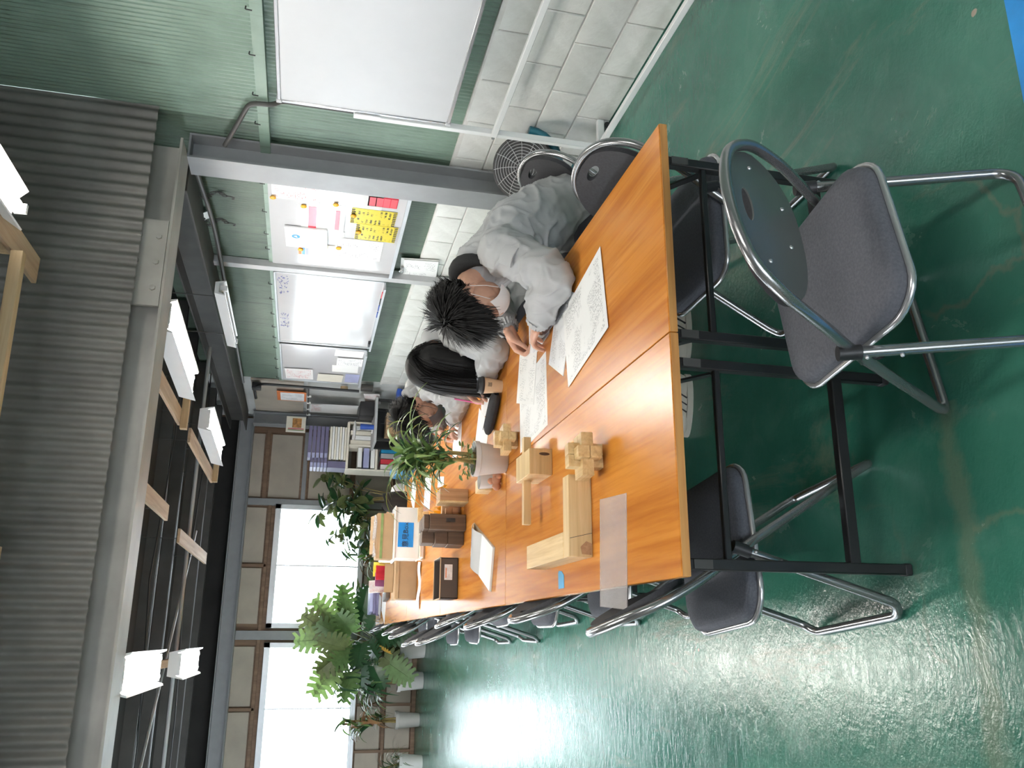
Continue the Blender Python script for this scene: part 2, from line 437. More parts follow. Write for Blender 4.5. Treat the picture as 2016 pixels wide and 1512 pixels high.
M_NOTE = mat_print('notice_print', (.80, .80, .80), (.22, .22, .24), 28, 24, 8, .50)
M_REDTXT = mat_print('red_text_print', (.78, .74, .73), (.6, .12, .14), 30, 26, 9, .50)
# ================================================================== the setting
XW = 2.144                                  # face of the right-hand wall
YF = 10.0                                   # face of the far wall
fl = struct('floor', MB().box((-1.4, 2.0, -.05), (7.6, 16.4, .1)), M_FLOOR, 'green painted concrete floor, worn and glossy', 'floor')
bl = obj('painted_stripe', MB().bb((-3.0, -.62, .0002), (2.1, -.475, .0012)), M_BLUE); bl.parent = fl
bl['label'] = 'bright blue painted line on the green floor'

def corr(axis, a0, a1, z0, z1, off, pitch, amp, per=6):
    """vertical corrugated sheet; axis 'y': runs along Y at x=off, axis 'x': runs along X at y=off"""
    n = int((a1 - a0) / pitch * per); m = MB(); vs = []
    for i in range(n + 1):
        a = a0 + (a1 - a0) * i / n; d = off + amp * .5 * math.cos(2 * PI * (a - a0) / pitch)
        for z in (z0, z1): vs.append((d, a, z) if axis == 'y' else (a, d, z))
    m.add(vs, [(2 * i, 2 * i + 2, 2 * i + 3, 2 * i + 1) for i in range(n)])
    return m

# right wall: painted block base, green corrugated steel above
wr = struct('wall_right', MB().bb((XW + .012, -6, -.0), (XW + .16, 7.93, .82)), M_MORTAR, 'right wall of white painted blocks under green corrugated steel', 'wall')
blk = MB().box((0, 0, 0), (.03, .392, .198)).mesh('block', 40, .004, 1); blk.materials.append(M_BLOCK)
for r in range(4):
    y = -1.2 + (.2 if r % 2 else 0)
    while y < 7.9:
        ln = .392
        if y + .2 > 7.93: break
        o = link('block', blk, None, wr); o.location = (XW + .015 + random.uniform(-.0015, .0015), y, .1025 + r * .205)
        y += .4
cap = obj('capping', MB().bb((XW + .0, -6, .80), (XW + .02, 7.93, .825)), M_MORTAR, wr)
obj('lower_sheet', corr('y', -6, 2.9, .822, 1.95, XW + .030, .032, .010), M_GREEN, wr, smooth=60)
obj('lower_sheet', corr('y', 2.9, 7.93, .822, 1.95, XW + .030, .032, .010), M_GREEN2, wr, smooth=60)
obj('upper_sheet', corr('y', -6, 2.66, 1.955, 4.3, XW - .022, .032, .010), M_GREEN, wr, smooth=60)
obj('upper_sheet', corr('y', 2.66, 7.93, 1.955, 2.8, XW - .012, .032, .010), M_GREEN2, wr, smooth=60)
obj('girt', MB().bb((XW - .035, -6, 1.925), (XW - .028, 7.93, 1.985)).bb((XW - .03, -6, 1.925), (XW + .02, 7.93, 1.932)), M_GREEN, wr)
obj('backing', MB().bb((XW + .05, -6, .8), (XW + .16, 7.93, 4.3)), M_DARKROOF, wr)
hk = MB().tube(fillet([(0, 0, 0), (-.018, 0, .002), (-.02, 0, -.03)], .006, 3), .0035, 6).mesh('hook_bolt'); hk.materials.append(M_BLACKM)
for y in [1.3 + .34 * i for i in range(20)]:
    o = link('hook_bolt', hk, None, wr); o.location = (XW - .034, y + random.uniform(-.05, .05), 2.0)
ge = obj('end_sheet', corr('y', 7.93, 10.1, 0, 2.8, XW + .03, .032, .010), M_CORR_L, wr, smooth=60)
obj('end_backing', MB().bb((XW + .05, 7.93, 0), (XW + .16, 10.2, 2.8)), M_DARKROOF, wr)

# far wall with windows
WIN = [(-.600, .960), (-2.385, -.815), (-4.17, -2.60)]; WZ0, WZ1 = .80, 1.94
fw_ = MB()
fw_.bb((-5.1, YF + .02, 0), (2.3, YF + .12, WZ0)).bb((-5.1, YF + .02, WZ1), (2.3, YF + .12, 2.9))
edges = [2.3] + [e for w in WIN for e in (w[1], w[0])] + [-5.1]
for i in range(0, len(edges), 2): fw_.bb((edges[i + 1], YF + .02, WZ0), (edges[i], YF + .12, WZ1))
wf = struct('wall_far', fw_, M_BATTEN, 'far wall of beige panels, brown battens and bright windows', 'wall')
obj('upper_lining', MB().bb((-5.1, YF - .01, 2.5), (2.14, YF + .02, 2.8)), M_DARKROOF, wf)
def panel(x0, x1, z0, z1): obj('panel', MB().bb((x0 + .012, YF - .002, z0 + .012), (x1 - .012, YF + .02, z1 - .012)), M_PANEL, wf, bevel=.004, bseg=1)
def batten(x0, x1, z0, z1, d=.03, m=None): obj('batten', MB().bb((x0, YF - d, z0), (x1, YF + .02, z1)), m or M_BATTEN, wf, bevel=.003, bseg=1)
for x0, x1 in ((.17, .96), (-.60, .17), (-1.6, -.815), (-2.385, -1.6), (-3.4, -2.6), (-4.17, -3.4)): panel(x0 + .02, x1 - .02, 2.07, 2.44)
for x0, x1 in ((-.815, -.60), (-2.6, -2.385), (-4.4, -4.17)): batten(x0 + .05, x1 - .05, 0, 2.5, .035, M_STEEL)
for x in (.17, -1.6, -3.4): batten(x - .02, x + .02, 2.03, 2.46)
batten(-5.1, .96, 2.02, 2.065); batten(-5.1, .96, 2.445, 2.5)
batten(.96, 1.05, 0, 2.5, .045, M_STEEL)
for z0, z1 in ((2.17, 2.40), (1.67, 2.10), (1.0, 1.575), (.46, .95), (.06, .40)): panel(1.06, 1.95, z0, z1)
for z in (2.11, 2.42, 1.58, .96, .41): batten(1.05, 1.98, z, z + .05)
batten(1.05, 1.98, 1.60, 1.655, .06, M_STEEL)
batten(-5.1, 2.0, 0, .055, .03); batten(-5.1, .96, .395, .435, .03); batten(-5.1, .96, .765, .80, .04)
xs = [.96, .38, -.2, -.78, -1.30, -1.563, -2.12, -2.7, -3.3, -3.9, -4.5]
for a, b in zip(xs[1:], xs[:-1]):
    panel(a, b, .44, .765); panel(a, b, .055, .395); batten(a - .018, a + .018, .05, .77, .025)

def window(n, x0, x1):
    m = MB(); t = .045; y0, y1 = YF - .05, YF + .07
    m.bb((x0 - .02, y0, WZ0 - .01), (x0 + t, y1, WZ1 + .03)).bb((x1 - t, y0, WZ0 - .01), (x1 + .02, y1, WZ1 + .03))
    m.bb((x0 - .02, y0, WZ1 - t), (x1 + .02, y1, WZ1 + .03)).bb((x0 - .02, y0, WZ0 - .01), (x1 + .02, y1, WZ0 + t))
    w = struct('window_%d' % n, m, M_ALU, 'aluminium sliding window in the far wall', 'window', bevel=.004, bseg=1)
    w['label'] = ['bright aluminium sliding window nearest the shelves', 'bright aluminium sliding window behind the monstera', 'aluminium sliding window at the far left end'][n - 1]
    xm = (x0 + x1) / 2
    obj('meeting_stile', MB().bb((xm - .008, YF - .0, WZ0 + t), (xm + .008, YF + .03, WZ1 - t)), M_ALU, w)
    obj('pane', MB().bb((x0 + t, YF + .012, WZ0 + t), (xm - .008, YF + .016, WZ1 - t)), M_GLASS, w)
    obj('pane', MB().bb((xm + .008, YF + .022, WZ0 + t), (x1 - t, YF + .026, WZ1 - t)), M_GLASS, w)
    obj('track', MB().bb((x0, YF - .075, WZ0 - .02), (x1, YF - .05, WZ0 + .012)), M_ALU, w)
for i, (a, b) in enumerate(WIN): window(i + 1, a, b)

# left and back walls of the hall (behind and beside the camera)
lw = MB()
for a, b in ((-6, 2.2), (7.2, 10.1)): lw.bb((-5.12, a, 0), (-5.0, b, 4.3))
for a, b, z0, z1 in ((2.2, 7.2, .9, 2.0),): lw.bb((-5.12, a, 0), (-5.0, b, z0)).bb((-5.12, a, z1), (-5.0, b, 4.3))  # long opening added to let light into the hall
struct('wall_left', lw, M_PANEL, 'left wall of the hall with a long unseen opening added for light', 'wall')
bw = MB().bb((-5.1, -6.12, 0), (-3.6, -6, 4.3)).bb((-1.2, -6.12, 0), (2.3, -6, 4.3)).bb((-3.6, -6.12, 2.3), (-1.2, -6, 4.3))  # doorway gap added to light the near bay from behind
struct('wall_back', bw, M_CORR_L, 'back wall of the hall with a wide open doorway added for light', 'wall')

# ceilings
struct('ceiling', MB().bb((-5.1, 2.66, 2.80), (2.3, 10.15, 2.86)), M_DARKROOF, 'low sooty dark roof over the far bay', 'ceiling')
struct('roof_deck', MB().bb((-5.1, -6.1, 4.3), (2.3, 2.7, 4.36)), M_DARKROOF, 'high dark roof over the near bay', 'ceiling')
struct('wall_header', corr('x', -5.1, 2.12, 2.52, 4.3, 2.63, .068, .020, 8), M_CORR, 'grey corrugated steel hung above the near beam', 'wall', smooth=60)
def hbeam_x(x0, x1, y0, y1, z0, z1, t=.012):
    ym = (y0 + y1) / 2
    return MB().bb((x0, y0, z0), (x1, y1, z0 + t)).bb((x0, y0, z1 - t), (x1, y1, z1)).bb((x0, ym - .005, z0 + t), (x1, ym + .005, z1 - t))
nb = struct('steel_beam', hbeam_x(-5.1, 1.98, 2.70, 2.95, 2.385, 2.62, .014), M_BEAM, 'heavy grey steel beam under the corrugated header sheet', 'beam')
sp = MB().bb((.95, 2.69, 2.40), (1.45, 2.712, 2.60)); obj('splice_plate', sp, M_BEAM, nb)
for i in range(3):
    for j in range(2): obj('bolt', MB().lathe([(.0, 0), (.016, 0), (.016, .012), (.0, .014)], 6, (1.05 + .15 * i, 2.69, 2.44 + .1 * j), Rx(PI / 2)), M_BEAM, nb)
fb = struct('steel_beam', hbeam_x(-5.1, 2.1, 9.72, 9.92, 2.33, 2.52), M_STEEL, 'grey steel beam along the top of the far wall', 'beam')
lb_ = struct('steel_beam', MB().bb((1.86, 3.10, 2.40), (2.12, 9.5, 2.412)).bb((1.86, 3.10, 2.60), (2.12, 9.5, 2.612)).bb((1.985, 3.10, 2.41), (1.995, 9.5, 2.60)), M_STEEL_D, 'dark steel eaves beam along the top of the green wall', 'beam')
def hcol(x0, x1, y0, y1, z1, t=.012):
    ym = (y0 + y1) / 2
    return MB().bb((x0, y0, 0), (x0 + t, y1, z1)).bb((x1 - t, y0, 0), (x1, y1, z1)).bb((x0 + t, ym - .005, 0), (x1 - t, ym + .005, z1)).bb((x0 + .001, y0 + .005, z1 - .012), (x1 - .001, y1 - .005, z1))
nc = struct('steel_column', hcol(1.965, 2.125, 2.875, 3.085, 2.385), M_STEEL, 'grey steel column between mobile whiteboard and notice board', 'column')
obj('base_plate', MB().bb((1.93, 2.83, 0), (2.14, 3.13, .016)), M_STEEL, nc)
fc = struct('steel_column', hcol(1.965, 2.125, 9.50, 9.69, 2.33), M_STEEL, 'grey steel column in the far corner beside the shelves', 'column')
# slim post between the notice board and the wall whiteboard
struct('wall_post', MB().bb((XW - .075, 4.60, 0), (XW - .02, 4.68, 2.42)), M_STEEL_L, 'slim light grey post between notice board and wall whiteboard', 'post')
# purlins, brace and cables below the dark roof
for i, y in enumerate((3.6, 4.6, 5.6, 6.4, 7.4, 8.4, 9.2)):
    struct('purlin', MB().bb((-5.1, y, 2.70), (2.1, y + .05, 2.80)).bb((-5.1, y + .01, 2.70), (2.1, y + .09, 2.706)), M_STEEL_D, ['first', 'second', 'third', 'fourth', 'fifth', 'sixth', 'seventh'][i] + ' dark roof purlin counted from the near beam', 'purlin')
tag(obj('pipe', MB().tube([(-5.0, 6.25, 2.56), (1.9, 6.25, 2.56)], .017, 8), M_STEEL_L), 'thin bright pipe crossing below the dark roof', 'pipe')
tag(obj('brace_rod', MB().tube([(-2.3, 4.8, 2.61), (.30, 7.40, 2.64)], .012, 8), M_STEEL_L), 'diagonal bracing rod below the dark roof', 'rod')
for k, (y, zz) in enumerate(((5.0, 2.62), (7.0, 2.63))):
    tag(obj('roof_cable', MB().tube([(-4.8 + 6.7 * i / 12, y + .15 * math.sin(i * .6), zz - .04 * math.sin(PI * (i % 4) / 4)) for i in range(13)], .006, 6), M_BLACKP), 'sagging black cable below the roof, ' + ('nearer' if k == 0 else 'farther') + ' one', 'cable')
tag(obj('conduit_run', MB().tube(fillet([(2.03, 3.12, 2.37), (2.04, 3.9, 2.33), (2.04, 5.2, 2.34), (2.05, 7.9, 2.37)], .3, 5), .016, 8), M_STEEL_D), 'dark pipe running under the roof along the green wall', 'pipe')

# boards hung below the roof
def board(y0, y1, x, z, w, label, m=None, name='timber_board'):
    o = tag(obj(name, MB().bb((x - w / 2, y0, z), (x + w / 2, y1, z + .022)), m or M_LUMBER_Y, bevel=.002, bseg=1), label, 'board')
    if z < 2.8:
        for yy in (y0 + .2, y1 - .2): obj('hanger', MB().tube([(x, yy, z + .02), (x, yy, 2.8)], .003, 6), M_STEEL_D, o)
board(3.35, 4.55, .10, 2.50, .11, 'pale board below the roof nearest the beam')
board(5.25, 7.3, .02, 2.50, .11, 'pale board below the roof behind the pipe')

# fluorescent fixtures
def lamp(label, x, y0, y1, z, lit=True, tilt=0.0, w=.19, fuji=False, top=None, twin=False):
    t = thing('fluorescent_lamp', label, 'lamp', (x, (y0 + y1) / 2, z)); L = y1 - y0
    t.rotation_euler = (0, 0, tilt)
    prof = [(-w / 2, 0.0), (-w / 2 + .006, -.004), (-.035, .045), (.035, .045), (w / 2 - .006, -.004), (w / 2, 0.0), (.045, .075), (-.045, .075)]
    if fuji: prof = [(-w / 2, -.030), (-w / 2 + .012, -.026), (-.075, .040), (.075, .040), (w / 2 - .012, -.026), (w / 2, -.030), (.085, .085), (-.085, .085)]
    m = MB(); n = len(prof)
    vs = [(px, -L / 2, pz) for px, pz in prof] + [(px, L / 2, pz) for px, pz in prof]
    m.add(vs, [(i, (i + 1) % n, n + (i + 1) % n, n + i) for i in range(n)] + [tuple(range(n)), tuple(range(2 * n - 1, n - 1, -1))])
    obj('reflector', m, M_WHITE, t, smooth=20)
    for s in (-1, 1): obj('socket', MB().box((0, s * (L / 2 - .012), .022 if fuji else .012), (.16 if (fuji or twin) else .04, .022, .05)), M_WHITE, t)
    for xt in ((-.055, .055) if (fuji or twin) else (0,)):
        zt = .010 if fuji else .012
        obj('tube', MB().tube([(xt, -L / 2 + .02, zt), (xt, L / 2 - .02, zt)], .018, 12), M_TUBE_ON if lit else M_WBOARD, t)
    if top:
        for s in (-1, 1): obj('hanger', MB().tube([(0, s * L * .35, .07), (0, s * L * .35, top - z)], .004, 6), M_STEEL_D, t)
    return t
lamp('lit fluorescent fixture just beyond the near beam, right of centre', 1.02, 3.12, 4.36, 2.41, tilt=.06, fuji=True, w=.22, top=2.8)
lamp('lit fluorescent fixture farthest away, near the far beam', 1.00, 5.52, 6.76, 2.41, tilt=.05, fuji=True, w=.22, top=2.8)
lamp('lit fluorescent fixture hanging at the left just beyond the beam', -.92, 2.98, 4.22, 2.39, fuji=True, w=.22)
lamp('smaller-looking lit fluorescent fixture at the left, farther away', -.93, 5.20, 6.44, 2.39, fuji=True, w=.22)
lamp('lit fluorescent fixture at the top edge above the near bay', .985, .53, 1.77, 2.80)
lamp('added unseen fluorescent fixture of the near bay, left of the camera', -.95, .2, 1.44, 2.80, top=4.3, twin=True, w=.24)  # out-of-view lamp added to brighten the near bay
lamp('added unseen fluorescent fixture behind the camera', .1, -2.6, -1.36, 2.90, top=4.3, twin=True, w=.24)  # unseen lamp added as fill light for the foreground
lamp('unlit fluorescent fixture hung by the green wall above whiteboard', 1.78, 4.42, 5.66, 2.27, lit=False, w=.12, top=2.8)

# timber frames that carry the fixtures
def stick(a, b, w, h, label, m=None): tag(obj('timber_batten', MB().bar(a, b, w, h), m or M_LUMBER, bevel=.002, bseg=1), label, 'batten')
board(.4, 2.30, .93, 2.876, .13, 'wide raw plank above the nearest lit fixture', M_LUMBER_Y)
stick((.86, 1.93, 2.848), (-3.0, 1.98, 2.80), .05, .05, 'long raw batten running left from the wide plank')
stick((.90, 1.99, 2.90), (.90, 1.99, 4.3), .04, .05, 'upright batten on the wide plank')
stick((-.40, 2.25, 2.83), (-.40, .6, 2.83), .06, .04, 'raw batten end at the top left edge', M_LUMBER_Y)
board(3.1, 4.62, .81, 2.50, .12, 'pinkish plank beside the fixture beyond the beam', M_LUMBER_Y)
stick((.72, 4.6, 2.4755), (1.12, 4.62, 2.4755), .05, .05, 'cross batten at the far end of the plank beyond the beam')
board(5.2, 7.1, .81, 2.50, .12, 'pinkish plank beside the farthest lit fixture', M_LUMBER_Y)
stick((.75, 7.05, 2.4755), (1.12, 7.07, 2.4755), .05, .05, 'cross batten at the end of the farthest plank')
stick((-.92, 2.97, 2.498), (-.93, 7.3, 2.498), .055, .045, 'raw batten carrying the two left fixtures', M_LUMBER_Y)

stick((-.925, 4.75, 2.52), (-.925, 4.75, 2.80), .03, .04, 'short hanger batten between the two left fixtures')
# ================================================================== folding tables
def make_table(L, label):
    t = thing('folding_table', label, 'table', group='wood-topped folding tables in two rows')
    top = obj('tabletop', MB().box((0, L / 2, .6885), (.598, L - .003, .023)), M_TOP, t, bevel=.002, bseg=1)
    for s in (0, 1): obj('edge_band', MB().box((0, s * L + (.0015 if s == 0 else -.0015), .6875), (.596, .004, .020)), M_EDGE, t)
    for s in (-1, 1): obj('side_rail', MB().box((s * .24, L / 2, .660), (.022, L - .2, .034)), M_BLACKM, t)
    for yl, d in ((.12, 1), (L - .12, -1)):
        for s in (-1, 1):
            lg = obj('leg', MB().box((s * .26, yl, .335), (.028, .028, .67)), M_BLACKM, t, bevel=.003, bseg=1)
            obj('foot_cap', MB().box((s * .26, yl, .012), (.031, .031, .024)), M_BLACKP, lg, bevel=.004, bseg=1)
            obj('bracket', MB().box((s * .26, yl - d * .016, .595), (.022, .006, .05)), M_STEEL_D, lg)
            obj('stay', MB().bar((s * .245, yl + d * .02, .52), (s * .245, yl + d * .22, .655), .006, .022), M_BLACKM, t)
        obj('crossbar', MB().box((0, yl, .165), (.50, .026, .032)), M_BLACKM, t, bevel=.003, bseg=1)
        obj('crossbar', MB().box((0, yl, .52), (.50, .018, .018)), M_BLACKM, t, bevel=.003, bseg=1)
    return t
ordn = ['nearest', 'second', 'third', 'fourth', 'farthest']
tb = make_table(1.8, ''); tl = make_table(1.2, '')
used = {0: False, 1: False}
for i in range(5):
    for s, side in ((-1, 'left'), (1, 'right')):
        src, key = (tb, 0) if i < 4 else (tl, 1)
        o = src if not used[key] else copy_tree(src)
        used[key] = True
        o.location = (s * .30, 1.8 * i, 0)
        o['label'] = 'teak-topped folding table with black legs, %s in the %s row' % (ordn[i], side)

# ================================================================== folding chairs
def make_chair():
    t = thing('folding_chair', '', 'chair', group='tubular folding chairs around the tables')
    sides = []
    for s in (1, -1):
        sides.append([(s * .205, .185, .05), (s * .212, -.045, .44), (s * .212, -.135, .57), (s * .198, -.195, .68)])
    a = [Vector(q) for q in sides[0]]; b = [Vector(q) for q in sides[1]]
    arch = [(.150, -.222, .752), (.075, -.236, .782), (0, -.240, .790), (-.075, -.236, .782), (-.150, -.222, .752)]
    path = [(.10, .205, .013), (.195, .205, .013)] + sides[0] + arch + sides[1][::-1] + [(-.195, .205, .013), (-.10, .205, .013)]
    obj('back_loop', MB().tube(fillet(path, .055, 4), .0125, 12), M_TUBE, t, smooth=60)
    obj('front_floor_bar', MB().tube([(-.11, .205, .013), (.11, .205, .013)], .0125, 10), M_TUBE, t, smooth=60)
    lp = [(.225, -.06, .46), (.225, -.19, .035), (.195, -.215, .013), (-.195, -.215, .013), (-.225, -.19, .035), (-.225, -.06, .46)]
    rl = obj('rear_leg_frame', MB().tube(fillet(lp, .05, 4), .0125, 12), M_TUBE, t, smooth=60)
    for s in (-1, 1):
        obj('cap', MB().tube([(s * .225, -.052, .486), (s * .225, -.066, .44)], .0165, 12), M_BLACKP, rl, smooth=50)
        obj('hinge', MB().bar((s * .228, -.063, .45), (s * .222, -.03, .415), .006, .022, (1, 0, 0)), M_TUBE, rl)
        for zz in (.43, .36): obj('rivet', MB().ell((s * .239, -.06 - (.46 - zz) * .306, zz), (.005, .005, .005), seg=8, rings=5), M_CHROME, rl)
    # seat: shallow cushion on a tube frame
    po = [(.185, .155), (.195, -.17), (.15, -.225), (-.15, -.225), (-.195, -.17), (-.185, .155), (-.14, .19), (.14, .19)]
    po = [(x, y) for x, y, _ in fillet([(x, y, 0) for x, y in po], .05, 3, True)]
    def cush(u, v):
        k = min(int(u * len(po)), len(po)) % len(po); return po[k]
    n = len(po); m = MB(); rings = [(1.0, .405), (1.0, .424), (.985, .434), (.93, .441), (.6, .4445), (.2, .445)]
    vs = [((x) * r, (y + .02) * r - .02, z) for r, z in rings for x, y in po]
    fs = [(i * n + k, i * n + (k + 1) % n, (i + 1) * n + (k + 1) % n, (i + 1) * n + k) for i in range(len(rings) - 1) for k in range(n)]
    fs += [tuple(range(n - 1, -1, -1)), tuple((len(rings) - 1) * n + k for k in range(n))]
    m.add(vs, fs); st = obj('seat', m, M_SEAT, t, smooth=50)
    obj('seat_frame', MB().tube([(x * 1.02, (y + .02) * 1.02 - .02, .405) for x, y in po], .0085, 8, closed=True), M_CHROME, st, smooth=60)
    # backrest pad inside the loop, hand hole near the top
    def back(lift, r):
        def F(x, z):
            y = -.135 - (z - .57) * .55 - .0 if z < .68 else -.1955 - (z - .68) * .42
            return (x, y + lift + .02 * (x / .19) ** 2, z)
        outer = []
        for k in range(36):
            a_ = 2 * PI * k / 36; ca, sa = math.cos(a_), math.sin(a_)
            ex = .185 * (abs(ca) ** .72) * (1 if ca > 0 else -1); ez = (.108 if sa > 0 else .10) * (abs(sa) ** .85) * (1 if sa > 0 else -1)
            outer.append((ex * (1 - .16 * max(sa, 0)), .668 + ez))
        inner = [(.042 * math.cos(2 * PI * k / 36), .738 + .014 * math.sin(2 * PI * k / 36)) for k in range(36)]
        mids = [[(o[0] * (1 - q) + i_[0] * q, o[1] * (1 - q) + i_[1] * q) for o, i_ in zip(outer, inner)] for q in (.0, .35, .7, 1.0)]
        m = MB(); vs = []; N = 36
        for side in (0, 1):
            for ring in mids:
                for (x, z) in ring: vs.append(F(x, z) if side == 0 else tuple(Vector(F(x, z)) + Vector((0, r, r * .4))))
        fs = []
        for i in range(3):
            for k in range(N):
                l = (k + 1) % N
                fs.append((i * N + k, (i + 1) * N + k, (i + 1) * N + l, i * N + l))
                fs.append(((4 + i) * N + k, (4 + i) * N + l, (5 + i) * N + l, (5 + i) * N + k))
        for k in range(N):
            l = (k + 1) % N
            fs.append((k, l, 4 * N + l, 4 * N + k)); fs.append((3 * N + l, 3 * N + k, 7 * N + k, 7 * N + l))
        return m.add(vs, fs)
    obj('backrest', back(.0, .016), M_BACKF, t, smooth=50)
    bp = obj('back_plate', back(-.004, .0035), M_BACKP, t, smooth=50)
    for x, z in ((.12, .70), (-.12, .70), (.05, .62), (-.05, .62)):
        y = -.135 - (z - .57) * .55 if z < .68 else -.1955 - (z - .68) * .42
        obj('screw', MB().ell((x, y - .005 + .02 * (x / .19) ** 2, z), (.005, .003, .005), seg=8, rings=5), M_CHROME, bp)
    return t
proto = make_chair(); _first = [True]
def chair(x, y, rz, label):
    o = proto if _first[0] else copy_tree(proto)
    _first[0] = False
    o.location = (x, y, 0); o.rotation_euler = (0, 0, math.radians(rz)); o['label'] = label
    return o
chair(.05, -.265, 12, 'grey-seated folding chair standing alone in front of the table end')
names = ['first', 'second', 'third', 'fourth', 'fifth', 'sixth', 'seventh', 'eighth', 'ninth', 'tenth']
for i, (x, y, a) in enumerate(((-.48, .385, -84), (-.435, 1.29, -91), (-.45, 2.21, -90), (-.435, 3.14, -88), (-.535, 3.99, -91), (-.55, 4.78, -89), (-.495, 5.80, -92), (-.467, 6.44, -90), (-.42, 7.545, -90), (-.435, 8.045, -91))):
    chair(x, y, a, 'folding chair tucked under the left table row, %s from the camera' % names[i])
chair(.475, .41, 92, 'empty folding chair with dark back tucked under the right table corner')
chair(.90, 1.17, 88, 'folding chair with dark back under the nearest seated person')
chair(.93, 2.17, 90, 'folding chair under the long-haired seated person')
chair(.95, 3.10, 90, 'folding chair under the third seated person behind the plant')
# ================================================================== boards, notices and wall things
WALL = Matrix(((0, 0, -1), (-1, 0, 0), (0, 1, 0)))      # local x -> -Y, y -> Z, z -> -X (faces the room)
FARW = Matrix(((1, 0, 0), (0, 0, -1), (0, 1, 0)))       # local x -> X, y -> Z, z -> -Y (faces the camera)
def put(o, loc, rot=None):
    o.matrix_world = Matrix.Translation(loc) @ (rot.to_4x4() if rot is not None else Matrix.Identity(4)); return o
def leaf_sheet(w, h, th=.0012, curl=0.0):
    if not curl: return MB().box((0, 0, th / 2), (w, h, th))
    return MB().sheet(lambda u, v: (w * (u - .5), h * (v - .5), th + curl * (abs(u - .5) * 2) ** 2 + curl * .3 * v), 8, 6, th)
def wall_sheet(name, label, cat, y0, y1, z0, z1, x, mat, parent=None, group=None, tilt=0.0, curl=0.0, th=.0015):
    o = obj(name, leaf_sheet(abs(y1 - y0), z1 - z0, th, curl), mat)
    M = WALL @ Rz(tilt)
    if parent is None: tag(o, label, cat, group)
    put(o, (x, (y0 + y1) / 2, (z0 + z1) / 2), M)
    if parent is not None:
        o.parent = parent; o.matrix_parent_inverse = parent.matrix_world.inverted()
        if label: o['label'] = label
    return o
_dg = None
def text(body, size, mat, loc, rot, parent=None, name='lettering', align='CENTER', ext=.0004):
    c = bpy.data.curves.new('txt', 'FONT'); c.body = body; c.size = size; c.align_x = align; c.align_y = 'CENTER'; c.extrude = ext; c.resolution_u = 2
    o = bpy.data.objects.new('txt', c); COL.objects.link(o)
    me = bpy.data.meshes.new_from_object(o.evaluated_get(bpy.context.evaluated_depsgraph_get()))
    bpy.data.objects.remove(o); me.name = name
    me.materials.clear(); q = link(name, me, mat); put(q, loc, rot)
    if parent is not None:
        q.parent = parent; q.matrix_parent_inverse = parent.matrix_world.inverted()
    return q
def sub(o, parent):
    bpy.context.view_layer.update()
    o.parent = parent; o.matrix_parent_inverse = parent.matrix_world.inverted(); return o

# mobile whiteboard on a white stand
t = thing('mobile_whiteboard', 'large white mobile whiteboard on a white tube stand by the wall', 'whiteboard', (0, 0, 0))
bx = 1.955
obj('panel', MB().bb((bx - .008, .37, .955), (bx + .012, 2.155, 1.842)), M_WBOARD_M, t)
fr = MB()
for a, b in (((.36, .945), (2.165, .965)), ((.36, 1.835), (2.165, 1.855)), ((.36, .945), (.38, 1.855)), ((2.145, .945), (2.165, 1.855))): fr.bb((bx - .013, a[0], a[1]), (bx + .015, b[0], b[1]))
obj('frame', fr, M_CHROME, t, bevel=.003, bseg=1)
for y in (.37, 2.155):
    for z in (.955, 1.845): obj('corner_cap', MB().box((bx, y, z), (.034, .03, .03)), M_STEEL_L, t, bevel=.004, bseg=1)
for y in (.33, 2.195):
    obj('post', MB().bb((bx - .018, y - .016, .05), (bx + .018, y + .016, 1.46)), M_WHITE, t, bevel=.003, bseg=1)
    ft = obj('foot', MB().bb((1.80, y - .016, .045), (2.135, y + .016, .085)), M_WHITE, t, bevel=.003, bseg=1)
    for xx in (1.83, 2.105): obj('castor', MB().lathe([(0, -.012), (.022, -.012), (.022, .012), (0, .012)], 14, (xx, y + .0, .0225), Rx(PI / 2)), M_BLACKP, ft)
    obj('pivot_bracket', MB().bb((bx - .022, y - .022 * (1 if y > 1 else -1), 1.32), (bx - .016, y + .03 * (-1 if y > 1 else 1), 1.455)), M_WHITE, t)
for z, nm in ((.692, 'cross_rail'), (.085, 'cross_rail')):
    r = obj(nm, MB().bb((bx - .030, .33, z - .016), (bx - .004, 2.195, z + .016)), M_WHITE, t, bevel=.003, bseg=1)
    for y in (2.165, 2.215): obj('bolt', MB().lathe([(0, 0), (.009, 0), (.009, .005), (0, .006)], 10, (bx - .018, y, z), Ry(-PI / 2)), M_CHROME, r)

# notice board with sheets and magnets
nbd = thing('notice_board', 'white steel notice board with posters between column and post', 'notice board', (0, 0, 0))
NX = 2.096
obj('sheet_steel', MB().bb((NX, 3.10, 1.035), (NX + .008, 4.585, 1.955)), M_WBOARD, nbd)
obj('tray', MB().bb((NX - .035, 3.10, 1.02), (NX + .006, 4.59, 1.028)).bb((NX - .037, 3.10, 1.02), (NX - .033, 4.59, 1.045)), M_ALU, nbd)
def notice(name, label, y0, y1, z0, z1, mat, k=0, **q): return wall_sheet(name, label, 'sheet', y0, y1, z0, z1, NX - .002 - .0022 * k, mat, group='sheets on the notice board', **q)
M_GLOSS = plain('laminated_sheet', (.60, .60, .60), .10, var=.02)
M_YELG = mat_print('laminated_yellow_print', (.58, .48, .05), (.03, .03, .02), 16, 9, 3.2, .46)
M_YELG.node_tree.nodes['Principled BSDF'].inputs['Roughness'].default_value = .16
M_REDG = plain('laminated_red', (.58, .03, .06), .2, var=.08)
notice('text_sheet', 'white sheet with pink lines at the top of notice board', 3.20, 3.50, 1.62, 1.93, M_REDTXT)
